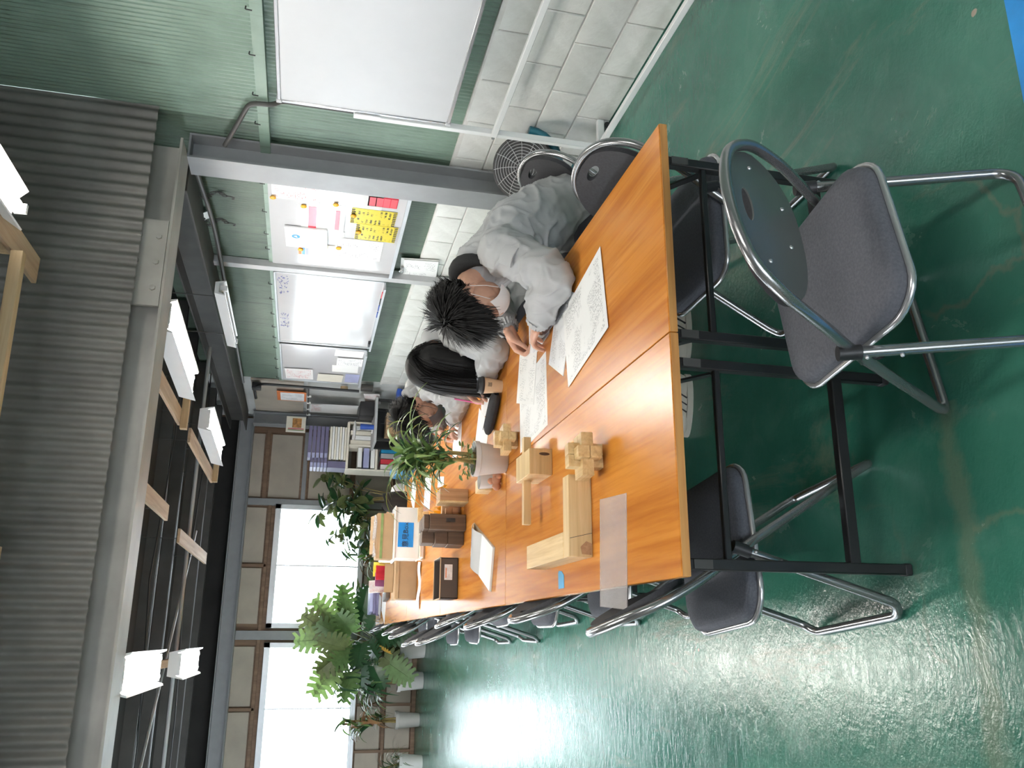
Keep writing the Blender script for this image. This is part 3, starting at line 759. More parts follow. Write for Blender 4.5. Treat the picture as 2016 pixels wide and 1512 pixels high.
notice('glossy_sheet', 'glaring laminated sheet half hidden behind the steel column', 3.15, 3.52, 1.20, 1.62, M_GLOSS)
p = notice('poster', 'laminated poster with red side bands on notice board', 3.50, 3.93, 1.44, 1.74, M_GLOSS, 1)
for (a, b, c, d) in ((3.56, 3.88, 1.635, 1.69), (3.58, 3.87, 1.475, 1.505)): wall_sheet('red_band', 'red printed band', None, a, b, c, d, NX - .006, M_REDG, p)
e = notice('envelope_stack', 'stack of white papers with a round blue emblem', 3.88, 4.20, 1.55, 1.85, M_PAPER, 3, th=.012, tilt=.03)
sub(put(obj('emblem', MB().lathe([(0, 0), (.03, 0), (.03, .001), (.018, .0011), (0, .0011)], 20), M_BLUE_T), (NX - .021, 4.02, 1.775), WALL), e)
sub(put(obj('emblem_wave', MB().prism([(-.018, -.012), (.018, -.004), (.004, .016)], .001, .0016), M_PAPER), (NX - .0215, 4.02, 1.775), WALL), e)
for z in (1.63, 1.60): wall_sheet('pink_bar', 'pink printed bar', None, 4.00, 4.09, z, z + .015, NX - .0215, M_REDTXT, e)
o = notice('calendar_sheet', 'orange and blue printed calendar strip on notice board', 4.15, 4.37, 1.49, 1.76, M_CREAM, 1)
for k in range(4): wall_sheet('colour_band', None, None, 4.17, 4.35, 1.735 - k * .026, 1.757 - k * .026, NX - .0055, (M_ORANGE, M_BLUE_L, M_LILAC, M_REDTXT)[k], o)
notice('blank_sheet', 'glaring blank white sheet in the middle of notice board', 3.90, 4.12, 1.43, 1.55, M_GLOSS)
notice('text_sheet', 'grey text sheet with dark paragraphs low on notice board', 4.00, 4.345, 1.14, 1.47, M_NOTE, 1)
r = notice('red_strip', 'red strip label of four squares on notice board', 3.32, 3.46, 1.10, 1.30, M_REDG)
for k in range(4):
    s_ = wall_sheet('square', 'red square', None, 3.33, 3.45, 1.105 + k * .048, 1.147 + k * .048, NX - .0045, M_RED, r)
for k, (y0, y1, z0, z1) in enumerate(((3.51, 3.74, 1.09, 1.40), (3.735, 3.985, 1.06, 1.355))):
    yy = notice('yellow_strip', ('upper' if k == 0 else 'lower') + ' yellow warning strip with black text and striped ends', y0, y1, z0, z1, M_YELG, 1 + k, tilt=-.02)
    for q in range(8):
        ym = y0 + .02 + q * (y1 - y0 - .04) / 7
        for zz in (z0 + .012, z1 - .012): wall_sheet('stripe', None, None, ym - .007, ym + .007, zz - .011, zz + .011, NX - .0055 - .0022 * (k + 0), M_INK, yy, tilt=.3)
for k, (y, z) in enumerate(((3.475, 1.923), (3.552, 1.722), (3.477, 1.510), (3.611, 1.385), (3.855, 1.334), (4.248, 1.741), (4.158, 1.463))):
    tag(put(obj('magnet', MB().lathe([(0, 0), (.017, 0), (.020, .004), (.020, .010), (.015, .014), (0, .015)], 16), M_AMBER), (NX - .010, y, z), WALL),
        'amber round magnet, %s from the top of notice board' % names[[0, 2, 3, 5, 6, 1, 4][k]], 'magnet', 'amber magnets on the notice board')
# wall whiteboards
def wallboard(name, label, y0, y1, z0, z1):
    b = thing(name, label, 'whiteboard', (0, 0, 0))
    obj('panel', MB().bb((NX - .004, y0, z0), (NX + .004, y1, z1)), M_WBOARD, b)
    f = MB(); w = .018
    for a, c in (((y0, z0), (y1, z0 + w)), ((y0, z1 - w), (y1, z1)), ((y0, z0), (y0 + w, z1)), ((y1 - w, z0), (y1, z1))): f.bb((NX - .016, a[0], a[1]), (NX + .006, c[0], c[1]))
    obj('frame', f, M_ALU, b, bevel=.003, bseg=1)
    obj('pen_tray', MB().bb((NX - .06, y0 + .05, z0 - .004), (NX - .012, y1 - .05, z0 + .003)).bb((NX - .063, y0 + .05, z0 - .004), (NX - .058, y1 - .05, z0 + .014)), M_ALU, b)
    return b
w1 = wallboard('wall_whiteboard', 'wall whiteboard with blue handwriting and window glare', 4.72, 6.46, 1.05, 1.955)
M_PENB = plain('blue_marker', (.10, .12, .45), .6)
rs_ = random.Random(5)
for ya in (4.84, 5.70):                                   # two groups of short blue scribbles
    for k in range(4):
        sc_ = MB()
        for c_ in range(4):
            y_ = ya + k * .105 + rs_.uniform(-.006, .006); z_ = 1.912 - c_ * .020
            for _ in range(3):
                q0 = (NX - .0052, y_ + rs_.uniform(-.030, .030), z_ + rs_.uniform(-.008, .008)); sc_.bar(q0, (NX - .0052, q0[1] + rs_.uniform(-.03, .03), q0[2] + rs_.uniform(-.014, .014)), .0008, .005, (1, 0, 0))
        obj('handwriting', sc_, M_PENB, w1)
for k, (y, c) in enumerate(((4.95, M_RED), (5.10, M_INK), (5.25, M_NAVY), (5.42, M_NAVY))):
    tag(put(obj('marker_pen', MB().tube([(0, -.06, 0), (0, .02, 0), (0, .06, 0)], [.008, .008, .0075], 10), c), (NX - .038, y, 1.063), None), ('red', 'black', 'blue', 'other blue')[k] + ' marker pen on the tray of the wall whiteboard', 'pen', 'marker pens on the whiteboard tray')
tag(put(obj('board_eraser', MB().box((0, 0, 0), (.035, .10, .03)), M_BLACKP, bevel=.004), (NX - .037, 6.25, 1.07), None), 'dark board eraser on the whiteboard tray', 'eraser')
w2 = wallboard('wall_whiteboard', 'narrower wall whiteboard covered with papers near the corner', 6.52, 7.80, 1.07, 1.945)
for k, (y0, y1, z0, z1, m_, lb) in enumerate(((6.60, 6.80, 1.10, 1.39, M_PAPER, 'white sheet nearest the pen tray end of narrow whiteboard'), (6.82, 7.08, 1.09, 1.36, M_NOTE, 'printed sheet low on the narrow whiteboard'), (7.12, 7.36, 1.12, 1.40, M_PAPER, 'plain sheet low in the middle of narrow whiteboard'), (7.45, 7.73, 1.27, 1.55, M_CREAM, 'cream sheet at the far end of narrow whiteboard'), (7.42, 7.74, 1.08, 1.245, M_LILAC, 'pale lilac sheet at the bottom of narrow whiteboard'), (7.32, 7.70, 1.60, 1.90, M_REDTXT, 'sheet with reddish print at top of narrow whiteboard'))):
    wall_sheet('paper_sheet', lb, 'sheet', y0, y1, z0, z1, NX - .006 - .002 * (k % 2), m_, group='sheets on the narrow whiteboard', curl=.008 if k % 2 else 0, tilt=.03 * (k % 3 - 1))
# clipboard on the blocks
cb = thing('clipboard', 'white clipboard with papers hanging on the white blocks', 'clipboard', (0, 0, 0))
put(obj('papers', leaf_sheet(.37, .27, .006), M_NOTE, cb), (XW - .020, 4.50, .80), WALL @ Rz(.08))
put(obj('board', leaf_sheet(.39, .30, .004), M_PLASW, cb), (XW - .012, 4.50, .81), WALL @ Rz(.08))
put(obj('clip', MB().box((0, 0, .008), (.09, .022, .014)).tube([(-.03, .012, .014), (0, .022, .018), (.03, .012, .014)], .004, 6), M_CHROME, cb), (XW - .026, 4.51, .945), WALL @ Rz(.08))

# conduits on the green wall
tag(obj('conduit', MB().tube(fillet([(2.06, 2.86, 2.18), (2.085, 2.60, 2.08), (2.09, 2.43, 2.02), (2.09, 2.425, 1.90), (2.125, 2.425, 1.85), (2.13, 2.44, .97)], .08, 5), .014, 10), M_STEEL_D, smooth=60), 'grey bent conduit running down behind the mobile whiteboard', 'pipe')
tag(obj('conduit', MB().tube(fillet([(2.05, 7.95, 1.06), (2.06, 7.95, 2.20), (2.06, 8.15, 2.26), (2.06, 8.6, 2.26)], .1, 5), .016, 10), M_BLACKP, smooth=60), 'black bent conduit in the far corner by narrow whiteboard', 'pipe')
tag(obj('junction_box', MB().bb((2.03, 8.03, 2.18), (2.10, 8.15, 2.28)), M_BLACKP, bevel=.006), 'black junction box at the top of the far corner', 'box')
tag(obj('junction_box', MB().bb((2.07, 7.90, .90), (2.13, 8.02, 1.04)), M_STEEL_D, bevel=.006), 'dark grey socket box below the narrow whiteboard', 'box')
# chains with hooks
for k, (y, x, z0, z1) in enumerate(((3.55, 2.09, 2.40, 2.17), (3.95, 2.09, 2.40, 2.19))):
    c = thing('hook_chain', ('nearer' if k == 0 else 'farther') + ' short chain with hook hanging by the green wall', 'chain', (x, y, z1))
    n = 14
    lk = MB()
    for i in range(n):
        zc = .06 + (z0 - z1 - .06) * (i + .5) / n; rot = Rz(PI / 2 * (i % 2))
        lk.tube([rot @ Vector((.007 * math.cos(a), .0, .018 * math.sin(a))) + Vector((.03 * math.sin(i * .5), .02 * math.sin(i * .7), zc)) for a in [2 * PI * q / 8 for q in range(8)]], .0025, 5, closed=True)
    lo = obj('links', lk, M_STEEL_D, c, smooth=60)
    obj('hook', MB().tube([(0, 0, .06), (0, .0, .03), (.0, .014, .008), (0, .028, .008), (0, .034, .022)], .004, 6), M_STEEL_D, c, smooth=60)
tag(obj('rag', MB().sheet(lambda u, v: (2.10 - .02 * v, 3.80 + .10 * u + .02 * v, 2.355 + .05 * v + .015 * math.sin(6 * u)), 6, 4, .003), M_PLASW), 'pale scrap hanging by the chains under the roof', 'rag')

# far corner, grey corrugated end
M_PHOTO = plain('wood_furniture_photo', (.42, .20, .06), .5, var=.7, scale=22)
o = wall_sheet('wall_clipboard', 'orange-backed clipboard sheet hanging in the far corner', 'clipboard', 8.31, 8.72, 1.665, 2.01, 2.09, M_ORANGE, th=.004)
wall_sheet('paper', 'white printed sheet', None, 8.35, 8.69, 1.69, 1.97, 2.084, M_TEXT, o)
pc = obj('photo_calendar', leaf_sheet(.21, .245, .006), M_CREAM); tag(pc, 'calendar with an orange furniture photo in the far corner', 'calendar'); put(pc, (1.925, 9.30, 1.778), FARW)
sub(put(obj('photo', leaf_sheet(.125, .115, .001), M_PHOTO), (1.945, 9.292, 1.765), FARW), pc)
for k, m_ in enumerate((M_RED, M_LEAF2, M_PAPER)): sub(put(obj('printed_bar', leaf_sheet(.010, .20, .001), m_), (1.868 - .017 * k, 9.292, 1.775), FARW), pc)
o = wall_sheet('wall_calendar', 'long white wall calendar curling at its foot in the far corner', 'calendar', 8.60, 9.03, 1.02, 1.615, 2.075, M_PAPER, curl=.03)
wall_sheet('photo_strip', 'faint red and orange picture', None, 8.64, 8.98, 1.47, 1.60, 2.070, M_REDTXT, o, curl=.028)
wall_sheet('note', 'small tilted white note with red print in the far corner', 'note', 8.10, 8.55, .78, .97, 2.07, M_REDTXT, tilt=.12)
rl = obj('hanging_rail', MB().tube([(2.06, 7.97, 1.640), (2.06, 9.45, 1.640)], .010, 8), M_STEEL_D); tag(rl, 'dark horizontal rail holding the calendars', 'rail')
for y in (8.35, 8.65, 8.95, 9.25): obj('spring_clip', MB().box((2.055, y, 1.63), (.022, .035, .05)), M_PLASW, rl, bevel=.004)
tag(put(obj('tape_roll', MB().lathe([(.022, -.02), (.045, -.02), (.045, .02), (.022, .02)], 20), M_CARD_R), (2.11, 8.08, 1.23), Ry(PI / 2)), 'tan tape roll hanging on the grey corrugated wall', 'tape')
tag(obj('wall_board', MB().bb((2.125, 8.03, 1.70), (2.15, 9.45, 2.30)), M_PANEL), 'plain pale panel fixed to the grey corner wall', 'panel')

# shelf unit with folders in the far corner
su = thing('shelf_unit', 'beige steel shelf unit full of folders in the far corner', 'shelf', (0, 0, 0))
for z in (.02, .38, .742, 1.105): obj('shelf_board', MB().bb((1.28, 8.80, z), (1.88, 9.14, z + .028)), M_CREAM, su)
for x in (1.27, 1.575, 1.87): obj('upright', MB().bb((x, 8.80, 0), (x + .018, 9.14, 1.12)), M_CREAM, su)
for k in range(5):
    f = tag(obj('folder', MB().bb((1.43 - .002 * k, 8.78, 1.36 + .050 * k), (1.80, 9.10, 1.403 + .050 * k)), M_PURPLE, bevel=.003, bseg=1), 'purple flat folder, %s from the bottom of the stack on the shelf unit' % names[k], 'folder', 'purple folders on the shelf')
    obj('tag', MB().bb((1.40 - .002 * k, 8.775, 1.364 + .05 * k), (1.46, 8.79, 1.398 + .05 * k)), M_LILAC, f)
for k in range(5):
    f = tag(obj('folder', MB().bb((1.285, 8.77 + .003 * k, 1.36 + .042 * k), (1.40, 9.10, 1.396 + .042 * k)), M_PURPLE, bevel=.003, bseg=1), 'short purple folder end, %s from the bottom of the left stack' % names[k], 'folder', 'purple folders on the shelf')
    obj('tag', MB().bb((1.275, 8.762, 1.362 + .042 * k), (1.335, 8.772, 1.394 + .042 * k)), M_LILAC, f)
bs = tag(obj('box_file', MB().bb((1.285, 8.80, 1.133), (1.37, 9.1, 1.355)), M_PURPLE, bevel=.003, bseg=1), 'dark upright box file under the left folders', 'file')
for k in range(7):
    tag(obj('document_bundle', MB().box((1.60 - .0 * k, 8.95, 1.150 + .030 * k), (.42, .30, .026), Rz(.02 * (k % 3 - 1))), (M_CREAM, M_PAPER)[k % 2], bevel=.003, bseg=1), 'pale paper bundle, %s from the bottom of the pile on the shelf' % names[k], 'papers', 'paper bundles on the shelf')
for k in range(4):
    tag(obj('document_stack', MB().bb((1.60 + .062 * k, 8.82, .772), (1.655 + .062 * k, 9.1, 1.09 - .02 * (k % 2))), (M_CREAM, M_PAPER, M_CREAM, M_STEEL_L)[k], bevel=.003, bseg=1), 'upright pale file on the middle shelf, %s from the left' % names[k], 'file', 'upright files on the middle shelf')
for k in range(3):
    tag(obj('letter_tray_papers', MB().box((1.43, 8.95, .800 + .08 * k), (.25, .28, .05 + .02 * (k == 1)), Rz(.02 * k)), (M_PAPER, M_LILAC, M_PAPER)[k], bevel=.002, bseg=1), 'loose papers in the left middle shelf bay, %s from below' % names[k], 'papers', 'loose papers on the middle shelf')
for k in range(4):
    tag(obj('binder', MB().bb((1.30 + .07 * k, 8.82, .408), (1.362 + .07 * k, 9.1, .70)), (M_REDTXT, M_RED, M_STEEL_L, M_BLUE_T)[k], bevel=.003, bseg=1), ('pale', 'dull red', 'grey', 'blue')[k] + ' binder standing on the lower shelf', 'binder', 'binders on the lower shelf')

# side desk with clutter by the far corner
dk = thing('side_desk', 'dark side desk with a pale top in the far corner', 'desk', (0, 0, 0))
obj('top', MB().bb((1.50, 8.15, .815), (2.05, 8.68, .845)), M_STEEL_L, dk)
for x in (1.52, 2.01):
    for y in (8.17, 8.64): obj('leg', MB().bb((x, y, 0), (x + .03, y + .03, .815)), M_BLACKM, dk)
obj('shelf', MB().bb((1.52, 8.17, .52), (2.04, 8.67, .54)), M_BLACKM, dk)
obj('back_panel', MB().bb((1.52, 8.655, .10), (2.04, 8.67, .815)), M_BLACKM, dk)
tag(obj('black_case', MB().bb((1.85, 8.30, .845), (2.03, 8.55, 1.02)), M_BLACKP, bevel=.012), 'black case standing on the side desk', 'case')
tag(obj('blue_cup', MB().lathe([(.030, 0), (.036, .16), (.033, .16), (.028, .005), (0, .005)], 18, (1.70, 8.26, .845)), M_NAVY), 'bright blue cup on the side desk', 'cup')
lp_ = thing('desk_lamp', 'white oval lamp head above the blue cup', 'lamp', (1.70, 8.47, .845))
obj('head', MB().ell((0, 0, .215), (.125, .06, .020)), M_WHITE, lp_); obj('arm', MB().tube([(.02, .02, 0), (.03, .02, .12), (0, .0, .20)], .007, 8), M_WHITE, lp_); obj('base', MB().lathe([(0, 0), (.045, 0), (.045, .010), (0, .014)], 18, (.02, .02, 0)), M_WHITE, lp_)
tag(obj('carton', MB().bb((1.62, 8.20, .54), (1.88, 8.50, .70)), M_CARD, bevel=.004), 'tan carton on the lower shelf of the side desk', 'box')
tag(obj('blue_crate', MB().bb((1.98, 7.98, .30), (2.12, 8.14, .60)).bb((1.97, 7.97, .56), (2.125, 8.145, .61)), M_NAVY, bevel=.006), 'dark blue plastic crate stacked in the far corner', 'crate')
tag(obj('blue_crate', MB().bb((1.97, 7.98, 0), (2.12, 8.14, .29)).bb((1.965, 7.97, .25), (2.125, 8.145, .295)), M_NAVY, bevel=.006), 'lower dark blue plastic crate on the floor in the far corner', 'crate')

# industrial fan
f = thing('floor_fan', 'dark industrial floor fan with teal stand behind the chairs', 'fan', (1.955, 2.46, 0))
FR = Rz(math.radians(-32)) @ Rx(math.radians(58))
fc_ = Vector((-.03, 0, .45))
g = MB()
for r, d in ((.185, 0), (.185, .035), (.17, -.02)): g.tube([fc_ + FR @ Vector((r * math.cos(a), r * math.sin(a), d)) for a in [2 * PI * q / 36 for q in range(36)]], .007, 6, closed=True)
obj('guard_rim', MB().lathe([(.176, -.03), (.188, -.03), (.188, .03), (.176, .03)], 36, fc_, FR), M_BLACKP, f)
gw = MB()
for k in range(9):
    r = .026 + .018 * k; gw.tube([fc_ + FR @ Vector((r * math.cos(a), r * math.sin(a), .055 - .03 * (r / .2) ** 2)) for a in [2 * PI * q / 30 for q in range(30)]], .0018, 4, closed=True)
for k in range(12):
    a = 2 * PI * k / 12; gw.tube([fc_ + FR @ Vector((r * math.cos(a + r), r * math.sin(a + r), .056 - .03 * (r / .2) ** 2)) for r in (.03, .08, .13, .18)], .0018, 4)
obj('guard_wire', gw, M_STEEL_L, f)
for k in range(3):
    a0 = 2 * PI * k / 3
    obj('blade', MB().sheet(lambda u, v: fc_ + FR @ Vector(((.03 + .13 * u) * math.cos(a0 + .9 * (v - .5)), (.03 + .13 * u) * math.sin(a0 + .9 * (v - .5)), .03 * (v - .5))), 5, 5, .002), M_STEEL, f)
obj('motor', MB().lathe([(0, -.12), (.06, -.11), (.065, -.02), (.04, .02), (0, .025)], 20, fc_, FR), M_STEEL_D, f)
obj('yoke', MB().tube([Vector((-.03, 0, .45)) + Rz(math.radians(-32)) @ Vector((.215 * math.cos(a), 0, .215 * math.sin(a))) for a in [PI + PI * q / 14 for q in range(15)]], .026, 10), M_TEAL, f, smooth=60)
obj('stem', MB().tube([(-.03, 0, .22), (-.03, 0, .03)], .022, 10), M_TEAL, f)
obj('base', MB().lathe([(0, 0), (.16, 0), (.16, .02), (.05, .05), (0, .055)], 28, (-.03, 0, 0)), M_TEAL, f)
obj('switch_box', MB().box((-.08, -.10, .12), (.10, .08, .14)), M_TEAL, f, bevel=.008)
# ================================================================== things on the tables
TZ = .7001
def on_table(name, mb, mat, label, cat, x, y, deg=0, z=0.0, group=None, **k):
    o = obj(name, mb, mat, **k); tag(o, label, cat, group); o.location = (x, y, TZ + z); o.rotation_euler = (0, 0, math.radians(deg)); return o
def ch(name, mb, mat, parent, **k): return obj(name, mb, mat, parent, **k)
on_table('drawing_sheet', leaf_sheet(.42, .297, .0008), M_MAP, 'large printed site drawing nearest the camera', 'paper', .277, .662, 100, .003)
on_table('booklet', leaf_sheet(.297, .21, .003), M_TEXT, 'printed booklet half under the large drawing', 'booklet', .335, .925, 151, 0)
on_table('paper_sheet', leaf_sheet(.297, .21, .0008), M_TEXT, 'white sheet under the hands of the nearest person', 'paper', .47, 1.24, 95, .0)
on_table('drawing_sheet', leaf_sheet(.42, .297, .0008), M_MAP, 'printed map drawing half under the ruled form', 'paper', .165, 1.335, 93, 0)
on_table('form_sheet', leaf_sheet(.297, .21, .0008), M_FORM, 'white ruled form lying over the map drawing', 'paper', .30, 1.43, 74, .0015)
on_table('paper_sheet', leaf_sheet(.30, .21, .0015), M_PAPER, 'blank white sheet beside the black pencil case', 'paper', .27, 2.36, 60)
on_table('paper_sheet', leaf_sheet(.297, .21, .0008), M_PAPER, 'white sheet under the hands of the long-haired person', 'paper', .46, 2.24, 92)
on_table('paper_sheet', leaf_sheet(.297, .21, .0008), M_PAPER, 'white sheet before the third person behind the plant', 'paper', .42, 3.12, 88)
on_table('paper_sheet', leaf_sheet(.33, .23, .0008), M_PAPER, 'white sheet beyond the plant on the third table', 'paper', .30, 4.36, 75)
on_table('paper_sheet', leaf_sheet(.297, .21, .002), M_PAPER, 'white sheet on the right row before the black bag', 'paper', .42, 5.22, 60)
on_table('notebook', leaf_sheet(.26, .19, .004), M_PAPER, 'closed white notebook beside the yellow ribbon', 'notebook', .20, 3.72, 80, bevel=.001)
rl = on_table('ruler', MB().box((0, 0, .002), (.40, .032, .0025)), M_STEEL, 'grey metal ruler held on the sheet by the nearest person', 'ruler', .400, 1.03, 91, .0045, bevel=.0008)
on_table('acrylic_sheet', MB().box((0, 0, .0012), (.31, .217, .0024)), M_ACRYL, 'milky acrylic sheet overhanging the left table edge', 'sheet', -.500, .451, -4, .0)
on_table('tape_scrap', MB().prism([(-.03, -.033), (.012, -.033), (.026, -.008), (.030, .024), (.022, .033), (-.03, .030)], 0, .0012), M_BLUE_T, 'small torn blue tape scrap near the left table edge', 'tape', -.545, .965, 0)

# open booklet
b = thing('open_booklet', 'open white booklet with a bent glossy page on the left row', 'booklet', (-.345, 2.305, TZ), math.radians(71))
ch('near_pages', MB().box((-.135, 0, .006), (.27, .205, .010)), M_PAPER, b, bevel=.001, bseg=1)
ch('cover', MB().box((-.0, 0, .0006), (.545, .21, .0010)), M_CARD_R, b)
ch('far_page', MB().sheet(lambda u, v: (.265 * u, .205 * (v - .5), .006 + .028 * math.sin(PI * u) * (1 - .35 * v)), 12, 6, .001), M_GLOSS, b)

# wooden joinery
def burr(label, x, y, deg, s, L, mat, z=0, order='zxy'):
    t = thing('burr_puzzle', label, 'wooden puzzle', (x, y, TZ + z), math.radians(deg)); h = L / 2
    for k in (-1, 1):
        ch('bar', MB().box((k * s * .505, 0, h), (s * .98, s * .99, L)), mat, t, bevel=.001, bseg=1)
        ch('bar', MB().box((0, k * s * .505, h), (L * 1.22, s * .98, s * .99)), mat, t, bevel=.001, bseg=1)
        ch('bar', MB().box((0, 0, h + k * s * .505), (s * .99, L * 1.1, s * .98)), mat, t, bevel=.001, bseg=1)
    return t
burr('pale wooden burr puzzle standing nearest the camera', -.213, .535, 4, .037, .108, M_PINE)
burr('pale wooden burr puzzle before the white plant pot', .075, 1.60, 8, .034, .100, M_PINE)
burr('small tan burr puzzle behind the dark wooden one', -.045, 2.98, 0, .036, .105, M_CEDAR)
L = thing('corner_joint', 'pale L-shaped wooden corner joint sample', 'wood joint', (-.50, .632, TZ))
ch('rail', MB().box((.125, .030, .037), (.250, .060, .074)), M_PINE2, L, bevel=.0015, bseg=1)
ch('post', MB().box((.040, .285, .0375), (.080, .45, .075)), M_PINE, L, bevel=.0015, bseg=1)
k_ = ch('key', MB().prism([(.006, .004), (.040, .002), (.047, .020), (.030, .038), (.008, .034)], 0, .002), M_CEDAR, L); k_.rotation_euler = (PI / 2, 0, 0); k_.location = (0, .0002, 0)
ch('joint_line', MB().bar((.072, -.0003, .001), (.055, -.0003, .072), .0015, .001, (0, 1, 0)), M_INK, L)
B = thing('mortise_block', 'pale wooden block pierced by a thin tenon stick', 'wood joint', (-.124, 1.06, TZ))
ch('block', MB().box((0, .10, .043), (.095, .20, .086)), M_PINE2, B, bevel=.0015, bseg=1)
ch('tenon', MB().box((-.045, .15, .058), (.33, .028, .028)), M_PINE2, B, bevel=.001, bseg=1)
ch('knot', MB().ell((.028, -.0005, .03), (.006, .001, .020)), M_WALNUT, B)
D = thing('walnut_puzzle', 'dark brown interlocking wooden block puzzle', 'wooden puzzle', (-.16, 2.86, TZ), math.radians(4))
for (c, d) in (((.025, -.05, .10), (.088, .10, .20)), ((.025, -.045, .215), (.080, .09, .030)), ((-.050, .02, .045), (.075, .12, .09)), ((-.050, .02, .125), (.070, .12, .07)), ((-.045, .04, .195), (.065, .10, .07)), ((.03, .06, .16), (.07, .10, .14)), ((.03, .055, .05), (.075, .10, .10))):
    ch('block', MB().box(c, d), M_WALNUT, D, bevel=.003, bseg=1)
ch('recess', MB().box((.035, -.1005, .085), (.022, .002, .05)), M_BLACKP, D)
F = thing('wooden_frame_box', 'light brown wooden block standing beside the walnut puzzle', 'wood block', (.012, 2.76, TZ), math.radians(2))
ch('body', MB().box((0, .02, .078), (.068, .14, .156)), M_CEDAR, F, bevel=.002, bseg=1); ch('side_lip', MB().box((-.036, .02, .078), (.006, .145, .16)), M_PINE, F)
on_table('wood_cube', MB().box((0, 0, .03), (.075, .075, .06)), M_PINE, 'tan wooden block behind the standing wooden frame block', 'wood block', .02, 3.02, 8, bevel=.002)
on_table('wood_cube', MB().box((0, 0, .032), (.06, .09, .064)), M_PINE2, 'pale wooden block behind the milky cup by the pot', 'wood block', -.033, 2.14, 3, bevel=.002)

# plant pot
P_ = thing('table_plant', 'potted plant with long arching green leaves in a grey-white pot', 'plant', (.028, 1.80, TZ))
pot = ch('pot', MB().lathe([(0, 0), (.052, 0), (.057, .004), (.074, .125), (.079, .128), (.080, .150), (.074, .150), (.070, .13), (0, .128)], 36), M_POT, P_, smooth=50)
for z in (.04, .085): ch('groove', MB().tube([((.0535 + z * .155) * math.cos(a), (.0535 + z * .155) * math.sin(a), z) for a in [2 * PI * q / 36 for q in range(36)]], .0012, 4, closed=True), M_STEEL_L, pot)
ch('soil', MB().lathe([(0, .128), (.069, .132), (.05, .140), (.02, .143), (0, .144)], 24), M_SOIL, P_)
rnd = random.Random(3)
stalks = []
for k in range(9):
    a = rnd.uniform(0, 6.28); r = rnd.uniform(.005, .03); b0 = Vector((r * math.cos(a), r * math.sin(a), .135)); b1 = b0 + Vector((rnd.uniform(-.035, .035), rnd.uniform(-.03, .03), rnd.uniform(.08, .17)))
    ch('stalk', MB().tube(bez(b0, (b0 + b1) / 2 + Vector((rnd.uniform(-.01, .01), 0, 0)), b1, 5), [.006, .006, .0055, .005, .0045, .004], 7), M_STALK, P_)
    stalks.append(b1)
def strap(L, w, droop, kink=0.0, n=10, cup=.25):
    """strap leaf starting at origin, growing along +x and drooping"""
    m = MB(); vs = []
    x = z = 0.0; a = droop[0]
    for i in range(n + 1):
        t_ = i / n; wd = w * (math.sin(PI * min(1, .12 + .88 * t_) ** .75) ** .8 if t_ < 1 else .02) * .5 + .0004
        vs += [(x, -wd, z + cup * wd), (x, 0, z), (x, wd, z + cup * wd)]
        a = droop[0] + (droop[1] - droop[0]) * (t_ ** 1.2)
        x += L / n * math.cos(a); z += L / n * math.sin(a)
    fs = []
    for i in range(n):
        o = 3 * i; fs += [(o, o + 3, o + 4, o + 1), (o + 1, o + 4, o + 5, o + 2)]
    return m.add(vs, fs)
straps = []
for k in range(10):
    L_ = (.22, .26, .19, .30, .24, .33, .17, .29, .21, .26)[k]
    me = strap(L_, .014 + .003 * (k % 3), (math.radians(80 - 7 * (k % 5)), math.radians(-30 - 12 * (k % 4)))).mesh('leaf', 60)
    me.materials.append((M_LEAF, M_LEAF2, M_LEAF, M_LEAFD)[k % 4]); straps.append(me)
for k in range(140):
    s_ = stalks[k % len(stalks)]; up_ = (k // len(stalks)) / 13.0
    o = link('leaf', straps[k % 10], None, P_); a = rnd.uniform(0, 2 * PI) if k % 3 else rnd.uniform(2.3, 4.6)
    o.location = s_ + Vector((rnd.uniform(-.008, .008), rnd.uniform(-.008, .008), -.02 + .13 * up_))
    o.rotation_euler = (rnd.uniform(-.25, .25), rnd.uniform(-.15, .45), a); sc_ = rnd.uniform(.75, 1.15) * (.8 + .35 * up_); o.scale = (sc_, 1, sc_)
sm = MB().add([(0, 0, 0), (.012, -.010, .002), (.026, -.006, .001), (.032, 0, -.002), (.026, .006, .001), (.012, .010, .002)], [(0, 1, 2, 3), (0, 3, 4, 5)]).mesh('small_leaf'); sm.materials.append(M_LEAF2)
for k in range(46):
    o = link('small_leaf', sm, None, P_); a = rnd.uniform(2.2, 5.2) if k % 3 else rnd.uniform(0, 6.28); r = rnd.uniform(.03, .085)
    o.location = (r * math.cos(a), r * math.sin(a), rnd.uniform(.15, .215)); o.rotation_euler = (rnd.uniform(-.6, .6), rnd.uniform(-.5, .5), rnd.uniform(0, 6.28))
c = on_table('plastic_cup', MB().lathe([(0, 0), (.030, 0), (.040, .085), (.037, .085), (.028, .004), (0, .004)], 24), M_BOWL, 'milky plastic cup behind the plant pot', 'cup', -.035, 1.99, 0)
g = MB()
for (q, r) in (((0, 0, .022), .022), ((.03, .008, .018), .018), ((-.025, .012, .020), .020), ((.008, -.02, .014), .014), ((.0, .01, .044), .016)): g.ell(q, (r, r * .9, r), seg=12, rings=8)
on_table('clay_ornament', g, plain('terracotta', (.48, .22, .13), .7, var=.15), 'small lumpy terracotta-coloured ornament beside the plant pot', 'ornament', -.045, 1.905, 20)

